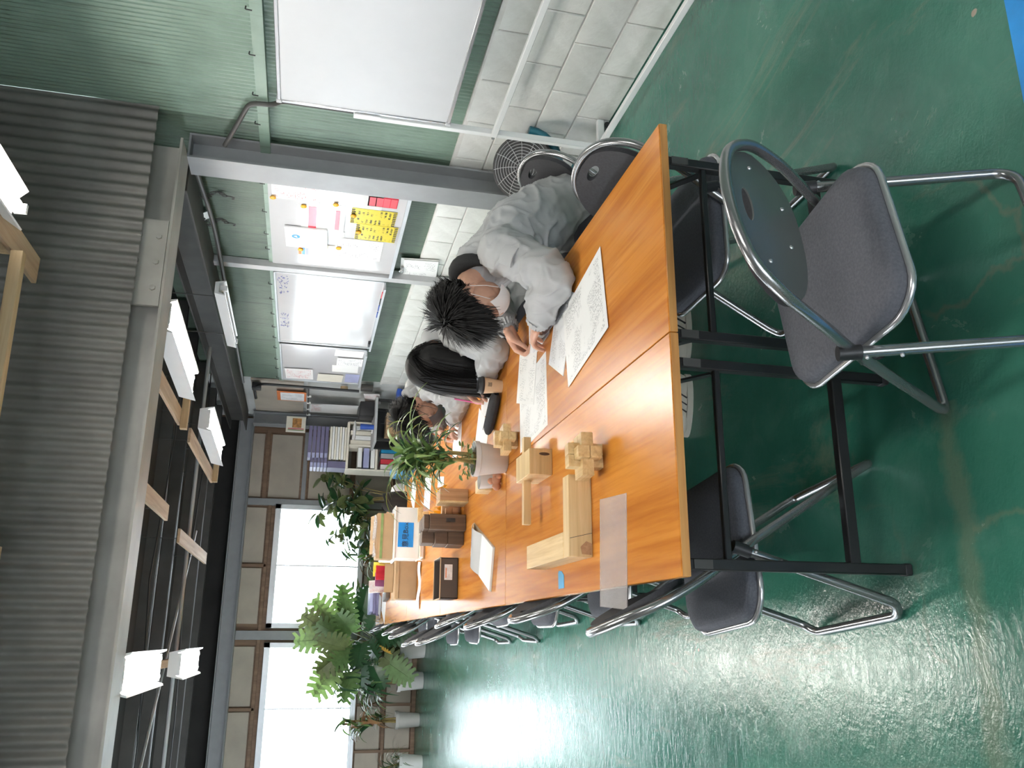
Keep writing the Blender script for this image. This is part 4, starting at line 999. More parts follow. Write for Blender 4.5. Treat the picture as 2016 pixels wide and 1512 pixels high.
# coffee cup, pencil case, pens
c = thing('coffee_cup', 'tan paper coffee cup with a black lid', 'cup', (.402, 1.905, TZ))
ch('cup', MB().lathe([(0, .004), (.026, .004), (.027, 0), (.029, 0), (.0395, .092), (.0395, .094), (0, .094)], 30), plain('kraft_cup', (.60, .43, .27), .6, var=.04), c, smooth=50)
ch('lid', MB().lathe([(.041, .088), (.0425, .090), (.0425, .099), (.039, .102), (.037, .113), (.034, .114), (.033, .109), (0, .109)], 30), M_BLACKP, c, smooth=40)
cd = Vector((-1.14, -3.76, 0)).normalized()
RM = Matrix((Vector((-cd.y, cd.x, 0)), Vector((0, 0, 1)), cd)).transposed()
text('珈', .022, M_INK, Vector((.402, 1.905, TZ + .062)) + cd * .0372 + Vector((.006, -.002, 0)), RM, c, ext=.001)
pcs = thing('pencil_case', 'black fabric pencil case lying on the table', 'pencil case', (.295, 2.0, TZ), math.radians(128))
ch('body', MB().sheet(lambda u, v: (.24 * (u - .5), (.036 * math.cos(2 * PI * v)) * (1 - abs(2 * u - 1) ** 6 * .5), .026 + .026 * math.sin(2 * PI * v) * (1 - abs(2 * u - 1) ** 6 * .5)), 16, 16), M_BACKF, pcs)
ch('zip', MB().box((0, .004, .0525), (.20, .006, .002)), M_BLACKP, pcs)

# boxes
dbx = thing('brown_tray_box', 'dark brown open card box with a white label', 'box', (-.412, 3.10, TZ))
w_, d_, h_ = .225, .23, .10
m = MB().bb((-w_ / 2, -d_ / 2, 0), (w_ / 2, d_ / 2, .003))
for a, b2 in (((-w_ / 2, -d_ / 2), (w_ / 2, -d_ / 2 + .004)), ((-w_ / 2, d_ / 2 - .004), (w_ / 2, d_ / 2)), ((-w_ / 2, -d_ / 2), (-w_ / 2 + .004, d_ / 2)), ((w_ / 2 - .004, -d_ / 2), (w_ / 2, d_ / 2))): m.bb((a[0], a[1], 0), (b2[0], b2[1], h_))
ch('tray', m, M_CARD_D, dbx)
rm = MB()
for a, b2 in (((-w_ / 2 - .004, -d_ / 2 - .004), (w_ / 2 + .004, -d_ / 2)), ((-w_ / 2 - .004, d_ / 2), (w_ / 2 + .004, d_ / 2 + .004)), ((-w_ / 2 - .004, -d_ / 2), (-w_ / 2, d_ / 2)), ((w_ / 2, -d_ / 2), (w_ / 2 + .004, d_ / 2))): rm.bb((a[0], a[1], h_ - .002), (b2[0], b2[1], h_ + .004))
ch('rim', rm, M_CARD_R, dbx)
lb = ch('label', leaf_sheet(.085, .045, .0008), M_NOTE, dbx); lb.location = (.032, -d_ / 2 - .001, .055); lb.rotation_euler = (PI / 2, 0, 0)
ch('label_bar', MB().bb((.0, -d_ / 2 - .0025, .066), (.055, -d_ / 2 - .001, .071)), M_ORANGE, dbx)
cbx = thing('cardboard_box', 'tan cardboard box with a folded flap on the left row', 'box', (-.305, 4.96, TZ))
ch('body', MB().box((0, 0, .07), (.29, .30, .14)), M_CARD, cbx, bevel=.002, bseg=1)
ch('lid_flap', MB().box((0, -.01, .152), (.295, .29, .024)), M_CARD, cbx, bevel=.002, bseg=1)
ch('edge', MB().box((0, -.156, .141), (.293, .003, .004)), M_CARD_R, cbx)
cdy = thing('snack_carton', 'open tan carton of colourful snack bags on the cardboard box', 'box', (-.285, 5.02, TZ + .1645), math.radians(-3))
m = MB().bb((-.11, -.08, 0), (.11, .08, .003))
for a, b2, hh in (((-.11, -.08), (.11, -.077), .07), ((-.11, .077), (.11, .08), .13), ((-.11, -.08), (-.107, .08), .11), ((.107, -.08), (.11, .08), .11)): m.bb((a[0], a[1], 0), (b2[0], b2[1], hh))
ch('carton', m, M_CARD, cdy)
def bag(label, x, y, z, mat, rx, rz_, s=1.0):
    mm = MB().sheet(lambda u, v: (.11 * s * (u - .5), .012 * s * math.sin(PI * u) * math.sin(PI * v) + .003 * math.sin(17 * u + 5 * v), .13 * s * (v - .5)), 10, 10, .004)
    o = obj('snack_bag', mm, mat, smooth=60); tag(o, label, 'snack bag', 'snack bags in the carton'); o.location = (x, y, z); o.rotation_euler = (rx, 0, rz_)
bag('red snack bag at the front of the open carton', -.25, 4.975, TZ + .235, M_RED, .25, .1)
bag('yellow snack bag in the open carton', -.22, 5.035, TZ + .25, M_YEL, -.1, -.2)
bag('mauve snack bag in the open carton', -.30, 5.005, TZ + .235, plain('mauve_foil', (.30, .12, .25), .3), .1, .3)
bag('white and red snack bag leaning out of the open carton', -.345, 5.05, TZ + .27, M_REDTXT, -.2, .6, 1.1)
on_table('paper_strip', MB().sheet(lambda u, v: (.34 * (u - .5), .10 * (v - .5), .004 + .012 * math.sin(PI * v) + .006 * math.sin(9 * u)), 12, 5, .001), M_PAPER, 'crumpled white paper strip before the cardboard box', 'paper', -.36, 4.62, -4)
# suggestion box on a stack of papers
for k in range(3): on_table('paper_stack', MB().box((0, 0, .007), (.34 - .02 * k, .26, .014)), (M_CARD, M_PAPER, M_CREAM)[k], ('brown card', 'white paper', 'cream paper')[k] + ' layer under the suggestion box', 'papers', -.01 - .01 * k, 4.50, 3 * k - 3, .0145 * k, group='papers under the suggestion box', bevel=.001)
sg = thing('suggestion_box', 'white plastic suggestion box with a blue handwritten label', 'box', (-.0, 4.52, TZ + .044))
ch('case', MB().box((0, 0, .087), (.37, .22, .172)), M_PLASW, sg, bevel=.006)
ch('lid', MB().box((0, 0, .176), (.385, .235, .010)), M_PLASW, sg, bevel=.003)
lbl = ch('label', leaf_sheet(.178, .112, .001), M_BLUE_L, sg); lbl.location = (-.015, -.1112, .098); lbl.rotation_euler = (PI / 2, 0, 0)
bpy.context.view_layer.update()
text('意見Box', .050, M_INK, (-.015, 4.52 - .1145, TZ + .044 + .098), FARW, sg, ext=.0004)
ct = thing('taped_carton', 'beige carton with green tape and plastic bag on the suggestion box', 'box', (.0, 4.56, TZ + .226))
ch('carton', MB().box((-.02, 0, .06), (.33, .17, .12)), M_CARD, ct, bevel=.003)
ch('tape', MB().box((-.02, -.0865, .085), (.33, .002, .018)), M_LEAF2, ct)
ch('plastic_sheet', MB().sheet(lambda u, v: (-.02 + .30 * (u - .5), -.095 + .16 * v, .122 + .02 * math.sin(4 * u + 3 * v) ** 2), 10, 8, .001), M_CLEAR, ct)
ch('flap', MB().box((.0, .05, .135), (.28, .12, .008), Rx(.25)), M_CARD, ct)
on_table('burr_piece', MB().box((0, 0, .02), (.045, .10, .04)).box((.02, 0, .055), (.10, .035, .035)), M_PINE, 'pale wooden puzzle piece before the suggestion box', 'wood block', .10, 4.30, 20)
# yellow ribbons
for k, (x, y, z) in enumerate(((.13, 3.34, 0), (.02, 3.42, 0))):
    m = MB()
    for q in range(5):
        a = q * 1.3 + k; m.sheet(lambda u, v: (.05 * math.cos(a) * u + .012 * math.sin(6 * u), .05 * math.sin(a) * u, .015 + .05 * math.sin(PI * u) * (.6 + .4 * v) + .02 * v), 8, 3, .001)
    on_table('paper_flower', m, M_AMBER, ('right' if k == 0 else 'left') + ' crumpled yellow paper flower behind the wooden blocks', 'paper flower', x, y, 30 * k)
# black bag and caps on the far right
bgm = MB()
bgm.sheet(lambda u, v: ((.10 + .05 * v * (1 - v)) * math.cos(2 * PI * u) * (1.0 - .25 * v), (.07 + .03 * v * (1 - v)) * math.sin(2 * PI * u), .20 * v + .012 * math.sin(7 * u * PI) * v), 24, 8)
bgm.lathe([(0, .0), (.09, .0), (0, .001)], 24)
on_table('cloth_bag', bgm, M_HOOD, 'black cloth bag standing on the far right table', 'bag', .42, 5.74, 0)
def capob(label, x, y, rz_):
    t = thing('helmet', label, 'helmet', (x, y, TZ), math.radians(rz_))
    ch('shell', MB().lathe([(.075, .0), (.078, .02), (.066, .075), (.04, .108), (.0, .118)], 24), M_STEEL_L, t, smooth=60); ch('brim', MB().lathe([(.072, .0), (.09, -.0), (.092, .006), (.076, .008)], 24), M_WHITE, t); ch('vent', MB().ell((-.03, -.055, .065), (.012, .01, .012)), M_BLACKP, t)
capob('grey and white hard cap right of the black bag', .56, 6.0, 0)
capob('grey and white hard cap left of the black bag', .28, 6.12, 30)
# blue office chair by the right row
oc = thing('office_chair', 'blue padded office chair beyond the plant', 'chair', (.66, 6.72, 0), math.radians(86))
ch('seat', MB().sheet(lambda u, v: (.44 * (u - .5), .42 * (v - .5), .44 + .02 * math.sin(PI * u) * math.sin(PI * v)), 10, 10, .07), plain('blue_fabric', (.06, .20, .36), .85, var=.1), oc)
ch('backrest', MB().sheet(lambda u, v: (.40 * (u - .5) * (1 - .25 * (2 * v - 1) ** 2), -.24 + .03 * (2 * u - 1) ** 2, .50 + .26 * v), 12, 10, .05), MATS['blue_fabric'], oc)
ch('spine', MB().bar((0, -.255, .36), (0, -.265, .66), .05, .02), M_BLACKP, oc); ch('column', MB().tube([(0, 0, .10), (0, 0, .38)], .025, 12), M_BLACKP, oc)
for k in range(5):
    a = 2 * PI * k / 5; lg = ch('leg', MB().bar((0, 0, .10), (.27 * math.cos(a), .27 * math.sin(a), .065), .035, .025), M_BLACKP, oc); ch('castor', MB().ell((.27 * math.cos(a), .27 * math.sin(a), .03), (.022, .022, .03), seg=10, rings=8), M_BLACKP, lg)
# papers and files on the far tables
for k in range(3): on_table('file_stack', MB().box((0, 0, .018), (.30, .32, .034)), (M_PURPLE, M_PURPLE, M_LILAC)[k], 'slate file, %s from the bottom of the stack at the far left table end' % names[k], 'file', -.34 + .01 * k, 8.16, 4 * k - 3, .0355 * k, group='slate files at the far table end', bevel=.003)
on_table('paper_sheet', leaf_sheet(.42, .30, .002), M_PAPER, 'white sheet on the glaring far left table', 'paper', -.38, 7.45, 70)
on_table('paper_sheet', leaf_sheet(.297, .21, .002, .006), M_PAPER, 'curled sheet hanging at the far left table edge', 'paper', -.40, 7.86, 80)
on_table('dark_tray', MB().box((0, 0, .02), (.08, .34, .04)), M_CARD_D, 'dark narrow tray on the far left table', 'tray', -.33, 7.0, 4, bevel=.004)
# ================================================================== people
def fuse(name, mb, voxel, smooth_it, mat, parent, folds=None):
    """one continuous surface out of overlapping closed shapes"""
    me = bpy.data.meshes.new('tmp'); me.from_pydata(mb.v, [], mb.f); me.validate()
    b = bmesh.new(); b.from_mesh(me); bmesh.ops.recalc_face_normals(b, faces=b.faces); b.to_mesh(me); b.free()
    o = bpy.data.objects.new('tmp', me); COL.objects.link(o)
    r = o.modifiers.new('r', 'REMESH'); r.mode = 'VOXEL'; r.voxel_size = voxel; r.adaptivity = 0
    if smooth_it:
        s_ = o.modifiers.new('s', 'SMOOTH'); s_.factor = .5; s_.iterations = smooth_it
    out = bpy.data.meshes.new_from_object(o.evaluated_get(bpy.context.evaluated_depsgraph_get()))
    bpy.data.objects.remove(o); bpy.data.meshes.remove(me); out.name = name; out.materials.clear()
    if folds:
        nr = [v.normal.copy() for v in out.vertices]
        for v, n in zip(out.vertices, nr):
            v.co = v.co + n * folds(v.co, n)
    out.polygons.foreach_set('use_smooth', [True] * len(out.polygons))
    return link(name, out, mat, parent)

def limb_axis(a, b, n):
    a, b = Vector(a), Vector(b); return [a + (b - a) * i / n for i in range(n + 1)]

def hand(mb, wrist, d, nrm, side, curl, thumb=.5, s=1.0, spread=.10):
    """d: towards the fingers, nrm: back of the hand, side: +1 thumb lies along nrm x d"""
    d = Vector(d).normalized(); nrm = Vector(nrm); nrm = (nrm - d * nrm.dot(d)).normalized(); y = nrm.cross(d) * side
    wrist = Vector(wrist)
    P = lambda a, b, c: wrist + (d * a + y * b + nrm * c) * s
    tips = []
    kn = [(.088, .030), (.092, .010), (.088, -.010), (.080, -.029)]
    seg = [(.043, .025, .021), (.047, .029, .022), (.043, .027, .021), (.034, .020, .019)]
    for i, ((ka, kb), sg) in enumerate(zip(kn, seg)):
        mb.chain([P(.0, kb * .55, 0), P(ka * .5, kb * .85, .003), P(ka, kb, .002)], [.0165 * s, .0145 * s, .0105 * s], 10)
        p = P(ka, kb, .002); ang = 0.0; pts = [p]; c = curl[i] if isinstance(curl, (list, tuple)) else curl
        sp = spread * (1.5 - i) / 1.5
        for j, L in enumerate(sg):
            ang += c * (.55, .9, .6)[j]
            f_ = d * math.cos(ang) - nrm * math.sin(ang) + y * sp * math.cos(ang)
            p = p + f_.normalized() * L * s; pts.append(p)
        mb.chain(pts, [.0100 * s, .0090 * s, .0082 * s, .0072 * s], 10); tips.append(p)
    t0 = P(.022, .026, -.006); t1 = P(.050, .050 + .01 * (1 - thumb), -.014 - .01 * thumb); t2 = P(.080, .050 - .018 * thumb, -.024 - .012 * thumb); t3 = P(.102, .042 - .022 * thumb, -.030 - .012 * thumb)
    mb.chain([t0, t1, t2, t3], [.0155 * s, .0125 * s, .0105 * s, .0085 * s], 10)
    mb.ell(P(.048, 0, .0), (.018, .018, .018))
    return tips

def head_frame(fwd, upv):
    f_ = Vector(fwd).normalized(); u = Vector(upv); u = (u - f_ * u.dot(f_)).normalized(); r = f_.cross(u)
    return Matrix((r, f_, u)).transposed()

def strands(mb, C0, HR, n, seed, fwd_cut, length, width, grav, lift, steps=6, jitter=.5, reg=None, R=(.082, .100, .096)):
    rd = random.Random(seed)
    E = lambda q: math.sqrt((q.x / R[0]) ** 2 + (q.y / R[1]) ** 2 + (q.z / R[2]) ** 2)
    G = HR.transposed() @ Vector((0, 0, -1))
    k = 0
    while k < n:
        v = Vector((rd.gauss(0, 1), rd.gauss(0, 1), rd.gauss(0, 1))).normalized()
        p = Vector((v.x * R[0], v.y * R[1], v.z * R[2])) * .98
        if not fwd_cut(p): continue
        k += 1
        nn = Vector((p.x / R[0] ** 2, p.y / R[1] ** 2, p.z / R[2] ** 2)).normalized()
        cr = Vector((p.x, p.y + .02, 0)); tan = (cr - nn * cr.dot(nn)); tan = tan.normalized() if tan.length > 1e-5 else Vector((0, 1, 0))
        dr = (tan * (1 - lift) + nn * lift + Vector((rd.uniform(-1, 1), rd.uniform(-1, 1), rd.uniform(-1, 1))) * jitter * .4).normalized()
        L = length(p) * rd.uniform(.7, 1.15); st = L / steps; pts = [p.copy()]
        for i in range(steps):
            dr = (dr + G * grav).normalized(); p = p + dr * st
            e = E(p)
            if e < 1.03: p = p * (1.03 / e); dr = (p - pts[-1]).normalized()
            pts.append(p.copy())
        sd = dr.cross(nn); sd = sd.normalized() if sd.length > 1e-5 else Vector((1, 0, 0))
        vs = []; fs = []
        for i, q in enumerate(pts):
            w = width * (1 - (i / steps) ** 2) * .5 + .0002
            vs += [C0 + HR @ (q + sd * w), C0 + HR @ (q - sd * w)]
            if i: fs.append((2 * i - 2, 2 * i - 1, 2 * i + 1, 2 * i))
        mb.add(vs, fs)

def jacket_folds(seed, elbows, arms, amp=.0115):
    def ridge(v): return max(0.0, 1 - abs(noise.noise(v)) * 2.6)
    def f_(p, n):
        q = p + Vector((seed, 0, 0)); wq = q + noise.noise_vector(q * 5) * .05
        d = amp * 1.0 * ridge(Vector((wq.x * 7, wq.y * 5, wq.z * 9))) ** 3 - amp * .30
        d += amp * .55 * ridge(Vector((wq.x * 15 + 3, wq.y * 10, wq.z * 17))) ** 3
        d += amp * .7 * noise.noise(q * 6)
        for el in elbows:
            dd = (p - Vector(el)).length
            if dd < .16: d += (1 - dd / .16) * .009 * math.sin(dd * 90 + 4 * noise.noise(q * 9))
        for a_, b_ in arms:                       # rings of creases along the sleeves
            ax = b_ - a_; L = ax.length; ax = ax / L; t_ = (p - a_).dot(ax)
            if 0 < t_ < L and (p - a_ - ax * t_).length < .12:
                d += .0045 * math.sin(t_ * 75 + 7 * noise.noise(q * 7)) * ridge(q * 6 + Vector((9, 0, 0)))
        return d
    return f_

HS = 1.08
def person(label, hip, neck, headc, hf, hu, shL, elL, wrL, handL, shR, elR, wrR, handR, legs, seed, hair='short', mask=M_MASK, hood=False, jw=.215):
    T = thing('person', label, 'person', (hip[0], hip[1], 0))
    bpy.context.view_layer.update()
    def kid(o): o.parent = T; o.matrix_parent_inverse = T.matrix_world.inverted(); return o
    hip, neck, headc = Vector(hip), Vector(neck), Vector(headc); HR = head_frame(hf, hu)
    H = lambda x, y, z: headc + HR @ Vector((x * HS, y * HS, z * HS))
    # ---- body: head, neck, arms and hands in one skin
    b = MB()
    b.ell(H(0, -.008, .030), (.080, .101, .093), HR, 20, 14)
    b.ell(H(0, .030, -.030), (.067, .070, .083), HR, 18, 12)
    b.ell(H(0, .042, -.080), (.047, .049, .039), HR, 16, 10)
    b.ell(H(0, .062, -.098), (.020, .018, .016), HR)
    b.chain([H(0, .090, .008), H(0, .106, -.024), H(0, .112, -.036)], [.008, .011, .012], 10)
    for s_ in (-1, 1):
        b.ell(H(s_ * .014, .100, -.038), (.010, .010, .008), HR)
        b.ell(H(s_ * .030, .078, .022), (.024, .012, .010), HR)
        b.ell(H(s_ * .043, .070, -.028), (.022, .020, .022), HR)
        er = HR @ Ry(s_ * .25)
        b.ell(H(s_ * .078, -.012, -.012), (.008, .020, .032), er); b.ell(H(s_ * .082, -.020, .002), (.006, .015, .018), er); b.ell(H(s_ * .078, -.006, -.038), (.006, .010, .012), er)
    b.ell(H(0, .092, -.062), (.024, .010, .007), HR); b.ell(H(0, .090, -.074), (.020, .010, .007), HR)
    b.chain([H(0, -.028, -.05), headc * .35 + neck * .65 + HR @ Vector((0, -.012, -.01)), neck, neck * .7 + hip * .3], [.058, .055, .062, .09])
    b.chain([neck * .7 + hip * .3, neck * .4 + hip * .6, hip], [.09, .09, .08])
    for sh, el, wr in ((shL, elL, wrL), (shR, elR, wrR)):
        b.chain([neck * .85 + hip * .15, Vector(sh), Vector(el), Vector(wr)], [.06, .042, .029, .025])
    tl = hand(b, wrL, *handL); tr = hand(b, wrR, *handR)
    kid(fuse('body', b, .0042, 2, M_SKIN, None))
    # ---- face details
    for s_ in (-1, 1):
        kid(obj('eye', MB().ell(H(s_ * .031, .088, .008), (.012, .006, .004), HR), M_INK))
        kid(obj('eyebrow', MB().tube([H(s_ * .014, .094, .026), H(s_ * .032, .092, .032), H(s_ * .050, .078, .027)], [.002, .0035, .0015], 6), M_HAIR))
    # ---- jacket
    j = MB(); lat = (Vector(shR) - Vector(shL)).normalized(); sp = (neck - hip).normalized(); dep = lat.cross(sp).normalized(); lat = sp.cross(dep)
    BR = Matrix((lat, dep, sp)).transposed()
    n = 20; side_ = 1 if dep.dot(Vector((1, 0, .3))) > 0 else -1
    for i in range(n + 1):
        t_ = i / n; c = hip + (neck - hip) * (t_ * 1.02 - .04) + dep * side_ * math.sin(PI * t_) * .035
        wl = (jw - .02) * (1 - .10 * math.sin(PI * t_)) if t_ < .75 else (jw - .02) * (1 - (t_ - .75) * 1.9)
        j.ell(c, (wl, .142 * (1 - .28 * max(0, t_ - .6) / .4), .085), BR, 20, 12)
    j.ell(hip + Vector((.02, 0, -.03)), (.165, jw, .10)); j.ell(hip + Vector((-.04, 0, .04)), (.165, jw - .01, .12))
    for sh, el, wr in ((shL, elL, wrL), (shR, elR, wrR)):
        sh, el, wr = Vector(sh), Vector(el), Vector(wr)
        j.chain([neck * .72 + hip * .28, sh], [.115, .088])
        m1 = sh * .5 + el * .5 + Vector((0, 0, -.006)); m2 = el * .5 + wr * .5 + Vector((0, 0, .008))
        j.chain([sh, m1, el, m2, el * .20 + wr * .80], [.088, .078, .067, .060, .050], 16)
        dwr = (wr - el).normalized()
    elb = [tuple(elL), tuple(elR), tuple(Vector(shL) * .6 + Vector(elL) * .4), tuple(hip + Vector((-.10, 0, .12)))]
    jk = kid(fuse('jacket', j, .0075, 8, M_JACKET, None, jacket_folds(seed, elb, [(Vector(shL), Vector(elL)), (Vector(elL), Vector(wrL)), (Vector(shR), Vector(elR)), (Vector(elR), Vector(wrR))])))
    for sh, el, wr in ((shL, elL, wrL), (shR, elR, wrR)):
        el, wr = Vector(el), Vector(wr); d = (wr - el).normalized(); u = d.orthogonal().normalized(); w = d.cross(u)
        cu = MB()
        rings_ = []
        for i in range(5):
            c = el * .13 + wr * .87 + d * (.036 * i / 4 - .010); rr = (.050, .045, .042, .041, .037)[i]
            rings_.append([c + (u * math.cos(2 * PI * k / 40) + w * math.sin(2 * PI * k / 40)) * (rr + .0022 * (1 if k % 2 else -1)) for k in range(40)])
        vs = [q for r_ in rings_ for q in r_]
        cu.add(vs, [(i * 40 + k, i * 40 + (k + 1) % 40, (i + 1) * 40 + (k + 1) % 40, (i + 1) * 40 + k) for i in range(4) for k in range(40)])
        sub(obj('cuff', cu, M_JACKET, smooth=30), jk)
    # sleeve pocket on the near arm, collar
    sh, el = Vector(shL), Vector(elL); ax = (el - sh).normalized(); toC = Vector((-.74, -1.86, 1.55)) - sh; out = (toC - ax * toC.dot(ax)).normalized(); sdv = ax.cross(out)
    pk = sh * .62 + el * .38 + out * .082
    PR = Matrix((sdv, ax, out)).transposed()
    sub(put(obj('sleeve_pocket', MB().sheet(lambda u, v: (.075 * (u - .5), .065 * (v - .5), .004 - .020 * (2 * u - 1) ** 2 * .5), 8, 6, .004), M_JACKET), pk, PR), jk)
    nd = (headc + HR @ Vector((0, -.02, -.06)) - neck).normalized(); cu = nd.orthogonal().normalized(); cw = nd.cross(cu)
    cl = MB(); vs = []; N = 32
    base_ = neck + nd * .015
    for i, (h, r) in enumerate(((-.03, .098), (.0, .085), (.025, .078), (.035, .074), (.030, .069), (.0, .070))):
        for k in range(N):
            a = 2 * PI * k / N; vs.append(base_ + nd * h + (cu * math.cos(a) + cw * math.sin(a)) * r)
    cl.add(vs, [(i * N + k, i * N + (k + 1) % N, (i + 1) * N + (k + 1) % N, (i + 1) * N + k) for i in range(5) for k in range(N)])
    sub(obj('collar', cl, M_JACKET, smooth=60), jk)
    if hood:
        hd = MB()
        back = -(HR @ Vector((0, 1, 0))); back = (back - nd * back.dot(nd)).normalized(); sd = nd.cross(back)
        pts = [base_ + nd * .035 + back * (.082 * math.cos(a) - .008) + sd * (.092 * math.sin(a)) for a in [(-.75 + 1.5 * q / 14) * PI * .8 for q in range(15)]]
        hd.tube(pts, [.012 + .024 * math.sin(PI * q / 14) for q in range(15)], 12)
        kid(obj('hood', hd, M_HOOD, smooth=70))
        kid(obj('collar_trim', MB().tube([base_ - back * .072 + sd * -.03 + nd * .03, base_ - back * .085 + sd * -.015 - nd * .01, base_ - back * .09 - nd * .05], .005, 6), M_ORANGE))
    # ---- mask with ear loops
    mk = MB().sheet(lambda u, v: H(.064 * math.sin((u - .5) * 2.5), .040 + .072 * math.cos((u - .5) * 2.3) + .012 * math.sin(PI * v), -.100 + .082 * v), 14, 10, .002)
    mo = kid(obj('face_mask', mk, mask, smooth=60))
    for s_ in (-1, 1):
        for dz, zz in ((-.03, -.085), (.02, -.03)):
            sub(obj('ear_loop', MB().tube([H(s_ * .060, .068, zz), H(s_ * .074, .03, zz * .6 + dz * .3), H(s_ * .086, -.015, dz * .6 - .005)], .0016, 5), M_MASK if mask is M_MASK else mask), mo)
    # ---- hair
    hm = MB()
    scalp = lambda p: (p.z > -.005 + (-.055 if p.y < -.01 else .03 if p.y > .06 else 0) and not (p.y > .080 and p.z < .020))
    if hair == 'short':
        strands(hm, H(0, -.008, .028), HR, 3600, seed, scalp, lambda p: .060 + .02 * max(0, p.z / .09) + (.025 if p.y > .04 else 0), .0055, .07, .40, 5, .5, R=(.088, .106, .102))
        cap_ = MB().ell(H(0, -.012, .034), (.082, .100, .092), HR, 20, 12)
        kid(obj('hair', hm, M_HAIR, smooth=0)); ho = fuse('hair_cap', cap_.ell(H(0, -.055, -.01), (.068, .052, .060), HR), .006, 2, M_HAIR, None); kid(ho)
    else:
        strands(hm, H(0, -.008, .028), HR, 3000, seed, lambda p: p.z > -.05 and p.y < .075, lambda p: .34, .0060, .55, .05, 10, .10)
        cap_ = MB().ell(H(0, -.008, .034), (.088, .106, .098), HR, 20, 12)
        top = H(-.045, .0, .0); low = top + Vector((-.03, -.03, -.25))
        cap_.chain([top, top * .5 + low * .5 + Vector((0, -.015, 0)), low], [.085, .072, .032], 16)
        cap_.chain([H(.02, .04, .03), H(.0, .06, -.06) + Vector((0, -.03, -.08))], [.075, .045], 16)
        kid(obj('hair', hm, M_HAIR, smooth=0)); kid(fuse('hair_volume', cap_, .007, 3, M_HAIR, None))
    # ---- trousers and shoes
    tr_ = MB(); tr_.ell(hip + Vector((.0, 0, -.02)), (.15, .19, .11))
    for (hj, kn, an, toe) in legs:
        tr_.chain([Vector(hj), Vector(kn), Vector(an) + Vector((0, 0, .02))], [.092, .066, .048], 16)
    kid(fuse('trousers', tr_, .010, 3, M_TROUSER, None))
    for (hj, kn, an, toe) in legs:
        an, toe = Vector(an), Vector(toe); d = (toe - an); d.z = 0; L = d.length; d = d.normalized(); sd = Vector((-d.y, d.x, 0)); SR = Matrix((d, sd, Vector((0, 0, 1)))).transposed()
        g = Vector((an.x, an.y, 0)) - d * .045; SH = lambda x, y, z: g + d * x + sd * y + Vector((0, 0, z))
        sm_ = MB(); sm_.ell(SH(.055, 0, .055), (.062, .040, .050), SR); sm_.ell(SH(.13, 0, .045), (.085, .043, .040), SR); sm_.ell(SH(.205, 0, .035), (.058, .043, .030), SR); sm_.ell(SH(.05, 0, .095), (.042, .036, .035), SR)
        so = kid(fuse('shoe', sm_, .005, 3, M_SHOE, None))
        sub(obj('sole', MB().prism([(q.x, q.y) for q in [SH(.13 + .135 * math.cos(a), .044 * math.sin(a), 0) for a in [2 * PI * k / 24 for k in range(24)]]], .0, .026), M_SOLE), so)
        for k in range(3):
            for s_ in (-1, 1): sub(obj('stripe', MB().bar(SH(.10 + .03 * k, s_ * .0435, .030), SH(.075 + .03 * k, s_ * .036, .075), .004, .011, sd * s_), M_INK), so)
    return tl, tr

Hn = (-.75, .0, -.66)
tl, tr = person('nearest seated person in grey work jacket with short black hair, writing', (1.00, 1.17, .52), (.655, 1.15, .965), (.480, 1.115, 1.010), (-.48, -.14, -.87), (-.87, -.02, .48),
    (.635, .965, .91), (.475, .765, .765), (.378, 1.015, .770), ((-.04, 1.0, -.16), (.12, .16, 1), -1, (.6, .55, .55, .6), .35, 1.08),
    (.69, 1.36, .915), (.66, 1.58, .79), (.515, 1.45, .772), ((-.72, -.02, -.42), (.25, .62, .75), 1, (1.15, 1.25, 1.3, 1.35), .8, 1.08),
    [((.98, 1.08, .50), (.56, 1.08, .53), (.30, 1.36, .09), (.02, 1.42, .05)), ((.98, 1.26, .50), (.57, 1.30, .52), (.62, 1.34, .08), (.40, 1.36, .05))], 11, 'short', M_MASK, True)
def pen(label, mat, a, b, tipm, r=.0045):
    t = thing('pen', label, 'pen', a); a, b = Vector(a), Vector(b)
    d = (b - a)
    ch('barrel', MB().tube([d * .06, d * .98, d], [r, r, r * .6], 10), mat, t); ch('tip', MB().tube([Vector((0, 0, 0)), d * .06], [.0006, r], 8), tipm, t)
p0 = Vector((.425, 1.415, TZ + .002)); pen('black pen in the right hand of the nearest person', M_INK, p0, p0 + Vector((.075, .035, .115)), M_CHROME)
person('seated person in grey jacket with long black hair over the face', (1.02, 2.17, .52), (.685, 2.13, .965), (.545, 2.10, 1.005), (-.72, -.05, -.69), (-.69, 0, .72),
    (.665, 1.965, .905), (.54, 1.775, .765), (.462, 2.02, .760), ((-.22, 1.0, -.12), (.10, .1, 1), -1, (.25, .25, .3, .35), .3),
    (.70, 2.31, .905), (.66, 2.55, .79), (.515, 2.395, .775), ((-.70, -.35, -.45), (.2, .6, .75), 1, (1.1, 1.2, 1.3, 1.35), .8),
    [((1.0, 2.08, .50), (.58, 2.08, .53), (.60, 2.06, .08), (.38, 2.04, .05)), ((1.0, 2.26, .50), (.58, 2.28, .53), (.60, 2.30, .08), (.38, 2.32, .05))], 23, 'long', M_MASK, False, .195)
p0 = Vector((.428, 2.325, TZ + .002)); pen('pink and white pen in the hand of the long-haired person', plain('pink_pen', (.62, .10, .28), .35), p0, p0 + Vector((.030, .045, .145)), M_PAPER)
